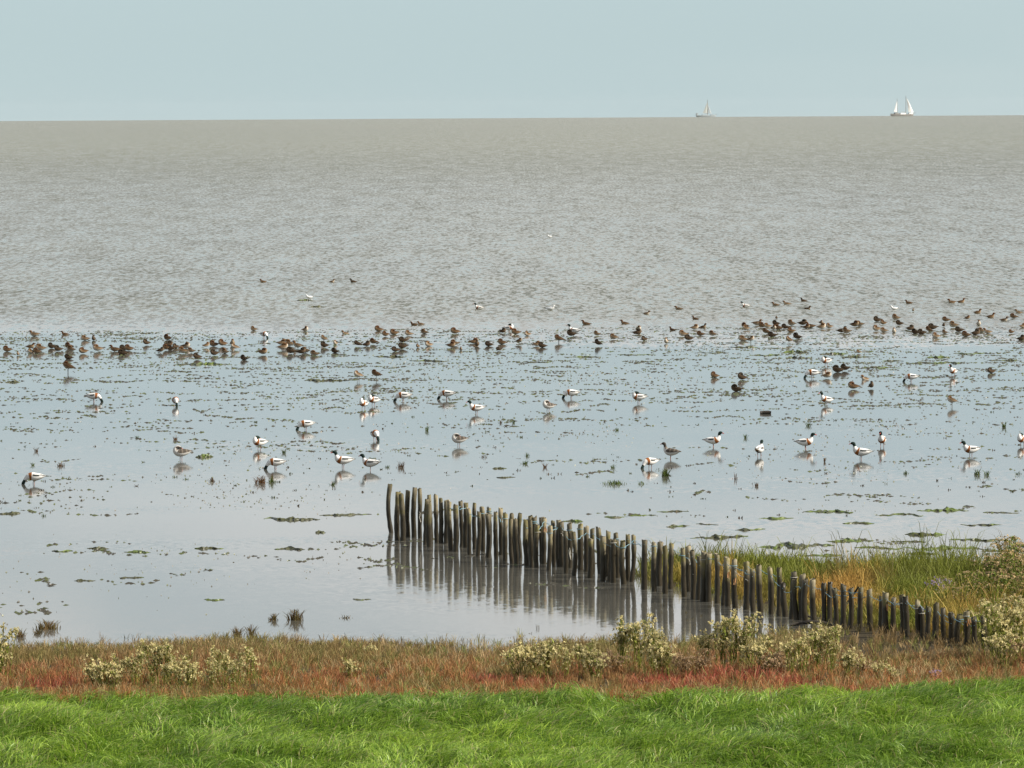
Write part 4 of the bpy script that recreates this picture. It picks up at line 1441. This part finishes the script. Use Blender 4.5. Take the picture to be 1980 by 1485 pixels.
CREAM = (0.70, 0.62, 0.33)
TAN = (0.46, 0.33, 0.20)
PROTO = {'tall': [aster_meshes(0.62, 0.16, 9, 700 + i, CREAM, (0.21, 0.25, 0.045), 2.2, 7) for i in range(3)],
         'low': [aster_meshes(0.36, 0.20, 8, 720 + i, CREAM, (0.22, 0.24, 0.05), 1.8, 7) for i in range(3)],
         'dry': [aster_meshes(0.34, 0.24, 7, 740 + i, TAN, (0.20, 0.13, 0.05), 0.7, 7) for i in range(3)],
         'bush': [aster_meshes(0.95, 0.34, 16, 760 + i, (0.60, 0.46, 0.26), (0.16, 0.215, 0.036), 3.8, 4) for i in range(3)],
         'bloom': [aster_meshes(0.45, 0.16, 8, 780, (0.52, 0.42, 0.62), (0.10, 0.13, 0.03), 1.0, 6)]}
A_LIST = [  # px, py of the foot, kind, scale
    (4, 1318, 'tall', 1.0), (-14, 1322, 'tall', 0.95), (188, 1336, 'low', 0.9), (212, 1338, 'low', 0.95), (238, 1332, 'tall', 0.62), (262, 1334, 'tall', 0.7), (300, 1330, 'tall', 0.88), (322, 1330, 'tall', 0.85), (345, 1340, 'low', 1.0), (370, 1345, 'low', 0.9),
    (410, 1340, 'tall', 0.6), (432, 1334, 'tall', 0.75), (455, 1338, 'tall', 0.6), (484, 1325, 'tall', 0.68), (675, 1318, 'low', 0.7), (718, 1278, 'low', 0.5),
    (1005, 1318, 'low', 1.1), (1030, 1312, 'tall', 0.72), (1058, 1318, 'low', 1.15), (1092, 1316, 'tall', 0.66), (1125, 1314, 'tall', 0.72), (1150, 1322, 'low', 1.0), (1180, 1312, 'dry', 1.1), (1205, 1300, 'tall', 1.0), (1232, 1300, 'tall', 1.05), (1262, 1304, 'tall', 0.95),
    (1285, 1312, 'low', 1.1), (1320, 1318, 'dry', 1.1), (1350, 1310, 'dry', 1.1), (1362, 1296, 'tall', 0.72), (1395, 1296, 'tall', 1.0), (1422, 1298, 'tall', 1.06), (1448, 1296, 'tall', 1.0), (1472, 1310, 'low', 1.15), (1500, 1316, 'dry', 1.1), (1528, 1312, 'tall', 0.75),
    (1552, 1310, 'tall', 0.82), (1580, 1308, 'tall', 0.95), (1604, 1306, 'tall', 0.9), (1640, 1318, 'low', 0.9), (1668, 1312, 'dry', 0.9), (1700, 1320, 'low', 0.6), (1725, 1322, 'low', 0.5),
    (1818, 1170, 'bloom', 1.0), (1810, 1318, 'bloom', 0.4), (1925, 1285, 'tall', 1.15), (1950, 1282, 'tall', 1.2), (1975, 1280, 'tall', 1.15), (1940, 1300, 'low', 1.2), (1985, 1296, 'dry', 1.4),
    (1740, 1185, 'bush', 0.42), (1700, 1175, 'bush', 0.4), (1780, 1190, 'bush', 0.5), (1845, 1190, 'bush', 0.75), (1880, 1196, 'bush', 0.85), (1905, 1180, 'bush', 0.95), (1935, 1170, 'bush', 1.15), (1962, 1172, 'bush', 1.3), (1985, 1180, 'bush', 1.25),
    (1915, 1215, 'bush', 0.7), (1945, 1225, 'bush', 0.85), (1975, 1230, 'bush', 0.95), (1870, 1225, 'bush', 0.55), (1990, 1140, 'bush', 1.3), (1952, 1130, 'bush', 1.2), (1830, 1160, 'bush', 0.6), (1790, 1155, 'bush', 0.5), (1895, 1145, 'bush', 0.8), (1970, 1150, 'bush', 1.45), (1945, 1195, 'bush', 1.1), (1985, 1205, 'bush', 1.2), (1920, 1150, 'bush', 1.0), (2005, 1165, 'bush', 1.4), (1865, 1165, 'bush', 0.75)]
A_LIST.sort(key=lambda t: t[0])
ac = {}
for i, (px, py, kd, s) in enumerate(A_LIST):
    z = 'spit' if py < 1260 else ('left' if px < 800 else ('middle' if px < 1330 else ('right' if px < 1780 else 'far')))
    # looking over the grass: the foot stands on the ground at its own height
    p = at(px, py)
    zz = float(height(np.array([p.x]), np.array([p.y]))[0])
    p = at(px, py, max(zz, 0))
    zz = max(0.0, float(height(np.array([p.x]), np.array([p.y]))[0]))
    e = empty('sea_aster', (p.x, p.y, zz), random.uniform(0, 6.28))
    e.scale = (s * (1.15 if kd in ('tall', 'low') else 1.0),) * 2 + (s * (1.32 if kd in ('tall', 'low') else (0.74 if kd == 'bush' else 1.0)),)
    st, lf, sh_ = random.choice(PROTO[kd])
    link('stem', st, e)
    if lf:
        link('leaves', lf, e)
    link('seed_heads', sh_, e)
    what = {'tall': 'tall cream-headed aster', 'low': 'low cream-headed aster', 'dry': 'dry tan aster', 'bush': 'bushy dark green aster', 'bloom': 'lilac-flowered aster'}[kd]
    k = ac.get((kd, z), 0)
    ac[kd, z] = k + 1
    where = {'spit': 'on the spit behind the stakes', 'left': 'along the grass edge at lower left', 'middle': 'along the grass edge at middle', 'right': 'at the grass edge before the stakes',
             'far': 'beside the landward end of the stakes'}[z]
    tag(e, f'{what} {where}, {ORD[k]} from left', 'aster', 'sea asters along the shore')

# ------------------------------------------------------------------ driftwood in the inlet
def branch(px, py, pts, r, lab):
    p = at(px, py)
    V, F = tube(pts, r, 7)
    o = link('driftwood_branch', np_mesh('driftwood_branch', V, F, M_DRIFT))
    o.location = p
    tag(o, lab, 'branch')


branch(1570, 1211, [(-0.38, 0.1, 0.0), (-0.2, 0.05, 0.05), (0.0, 0, 0.07), (0.2, -0.05, 0.06), (0.36, -0.1, 0.02)], [0.015, 0.03, 0.035, 0.03, 0.018], 'crooked black branch lying in the shallow inlet before the stakes')
branch(1545, 1196, [(-0.1, 0.0, 0.03), (0.0, 0, 0.08), (0.12, 0, 0.05), (0.26, 0, 0.0)], [0.012, 0.02, 0.02, 0.012], 'short black branch caught against the stakes in the inlet')
branch(1640, 1188, [(-0.12, -0.3, 0.1), (0.02, -0.3, 0.3), (0.16, -0.3, 0.5)], [0.02, 0.02, 0.015], 'dark slanting pole leaning across the stakes')

# ------------------------------------------------------------------ boats on the horizon
def prism(poly, y0, y1):
    n_ = len(poly)
    V = np.array([(x, y0, z) for x, z in poly] + [(x, y1, z) for x, z in poly], float)
    return V, [(i, (i + 1) % n_, n_ + (i + 1) % n_, n_ + i) for i in range(n_)], n_


def hull_mesh(L, beam, free, sheer, mat):
    """double-ended sailing barge hull"""
    k = 15
    u = np.linspace(-1, 1, k)
    wd = beam / 2 * (1 - np.abs(u) ** 3.2)
    deck = free + sheer * u ** 2
    V = []
    for i in range(k):
        for fy, fz in ((1, deck[i]), (0.92, deck[i] * 0.4), (0.7, -0.8), (-0.7, -0.8), (-0.92, deck[i] * 0.4), (-1, deck[i])):
            V.append((u[i] * L / 2 * (1 if fz > 0 else 0.94), fy * max(wd[i], 0.15), fz))
    F = []
    for i in range(k - 1):
        for j in range(6):
            a, b = i * 6 + j, i * 6 + (j + 1) % 6
            F.append((a, b, b + 6, a + 6))
    return np_mesh('hull', np.array(V), np.array(F), mat, None, False)


def sail_mesh(tack, head, clew, belly, mat, name='sail'):
    """bellied triangular sail, closed with a little thickness"""
    n_ = 8
    T, Hd, Cl = map(np.array, (tack, head, clew))
    V, F = [], []
    for side in (0.0, 0.12):
        for i in range(n_ + 1):
            v = i / n_
            for j in range(n_ + 1):
                q = j / n_
                p = (T * (1 - v) + Hd * v) * (1 - q) + (Cl * (1 - v) + Hd * v) * q
                bl = belly * math.sin(math.pi * q) * math.sin(math.pi * min(1, v * 0.9 + 0.1)) * (1 - v * 0.5)
                V.append((p[0] + bl * 0.4, p[1] - bl + side, p[2]))
    m_ = (n_ + 1) ** 2
    for s in range(2):
        for i in range(n_):
            for j in range(n_):
                a = s * m_ + i * (n_ + 1) + j
                F.append((a, a + 1, a + n_ + 2, a + n_ + 1))
    return np_mesh(name, np.array(V, float), np.array(F), mat)


def box_part(name, x0, x1, y0, y1, z0, z1, mat, parent, taper=0.9):
    cx, cy = (x0 + x1) / 2, (y0 + y1) / 2
    V = [(x, y, z0) for x, y in ((x0, y0), (x1, y0), (x1, y1), (x0, y1))]
    V += [(cx + (x - cx) * taper, cy + (y - cy) * taper, z1) for x, y in ((x0, y0), (x1, y0), (x1, y1), (x0, y1))]
    F = [(0, 3, 2, 1), (4, 5, 6, 7), (0, 1, 5, 4), (1, 2, 6, 5), (2, 3, 7, 6), (3, 0, 4, 7)]
    return link(name, np_mesh(name, np.array(V, float), np.array(F), mat, None, False), parent)


def spar(name, p, q, r, parent, mat=None):
    s = np.linspace(0, 1, 4)[:, None]
    V, F = tube(np.array(p) * (1 - s) + np.array(q) * s, [r, r, r * 0.85, r * 0.6], 8)
    return link(name, np_mesh(name, V, F, mat or M_SPAR), parent)


def sea_pos(px, dist):
    d = fwd * FPX + RT * (px - W0 / 2)
    k = dist / math.hypot(d.x, d.y)
    return Vector((d.x * k, d.y * k, -dist ** 2 / (2 * R_EARTH)))


D1 = 8000.0
sb = empty('sailing_boat', sea_pos(1745, D1))
sb.rotation_euler.z = 0.5
tag(sb, 'two-masted sailing boat with two bright white sails on the horizon', 'sailing boat')
link('hull', hull_mesh(42, 7, 3.0, 1.4, M_HULL), sb)
spar('bowsprit', (20, 0, 4.2), (25, 0, 5.4), 0.25, sb)
box_part('deckhouse', -14, -7, -2.2, 2.2, 2.9, 5.6, M_HULL, sb)
box_part('deckhouse', -4, 6, -2.4, 2.4, 2.9, 5.2, M_HULLW, sb)
box_part('deckhouse', 12, 19, -2.0, 2.0, 3.0, 5.6, M_HULLW, sb)
spar('mast', (-8.8, 0, 2), (-8.8, 0, 27.5), 0.33, sb)
spar('mast', (7.2, 0, 2), (7.2, 0, 31.5), 0.42, sb)
spar('boom', (-8.8, 0, 6.5), (-14.5, -1.0, 6.8), 0.2, sb)
spar('boom', (7.2, 0, 6.2), (-3.0, -1.0, 7.0), 0.22, sb)
link('sail', sail_mesh((-9.2, 0, 6.8), (-8.9, 0, 24.0), (-15.5, -0.8, 7.2), 1.2, M_SAIL), sb)
link('sail', sail_mesh((21.0, -0.3, 6.0), (8.0, 0, 29.0), (10.5, -2.0, 7.0), 3.0, M_SAIL), sb)
D2 = 9300.0
sb2 = empty('sailing_boat', sea_pos(1367, D2))
sb2.rotation_euler.z = 0.35
tag(sb2, 'pale grey single-masted sailing boat fading into the haze on the horizon', 'sailing boat')
link('hull', hull_mesh(38, 6.5, 2.8, 1.2, M_HAZE_HULL), sb2)
spar('bowsprit', (18, 0, 3.8), (22, 0, 5.0), 0.25, sb2)
box_part('deckhouse', -19, -15.5, -2.0, 2.0, 2.8, 7.0, M_HAZE_HULL, sb2)
box_part('deckhouse', -8, 4, -2.2, 2.2, 2.7, 4.6, M_HAZE_HULL, sb2)
box_part('deckhouse', 9, 14, -1.8, 1.8, 2.7, 4.8, M_HAZE_HULL, sb2)
spar('mast', (3.2, 0, 2), (3.2, 0, 31.0), 0.55, sb2)
spar('boom', (3.2, 0, 6.5), (-2.5, -1.0, 7.2), 0.25, sb2)
link('sail', sail_mesh((2.8, 0, 6.5), (3.1, 0, 28.0), (-6.5, -1.0, 6.8), 1.2, M_HAZE_SAIL), sb2)
link('sail', sail_mesh((11.5, 0, 6.0), (3.6, 0, 24.0), (4.4, -1.2, 7.0), 0.8, M_HAZE_HULL), sb2)

# ------------------------------------------------------------------ thin sea haze
def build_haze():
    mt, n = mat_new('sea_haze')
    v = n.new('ShaderNodeVolumePrincipled')
    v.inputs['Color'].default_value = (0.86, 0.93, 0.97, 1)
    v.inputs['Density'].default_value = 0.8e-5
    o = n.new('ShaderNodeOutputMaterial')
    n.link(v.outputs[0], o.inputs['Volume'])
    s, z0, z1 = 17000.0, -22.0, 36.0
    V = np.array([(x, y, z) for z in (z0, z1) for x, y in ((-s, -s), (s, -s), (s, s), (-s, s))], float)
    F = np.array([(0, 3, 2, 1), (4, 5, 6, 7), (0, 1, 5, 4), (1, 2, 6, 5), (2, 3, 7, 6), (3, 0, 4, 7)])
    o = link('haze', np_mesh('haze', V, F, mt, None, False))
    tag(o, 'thin pale sea haze over the whole view', 'haze', kind='stuff')


build_haze()
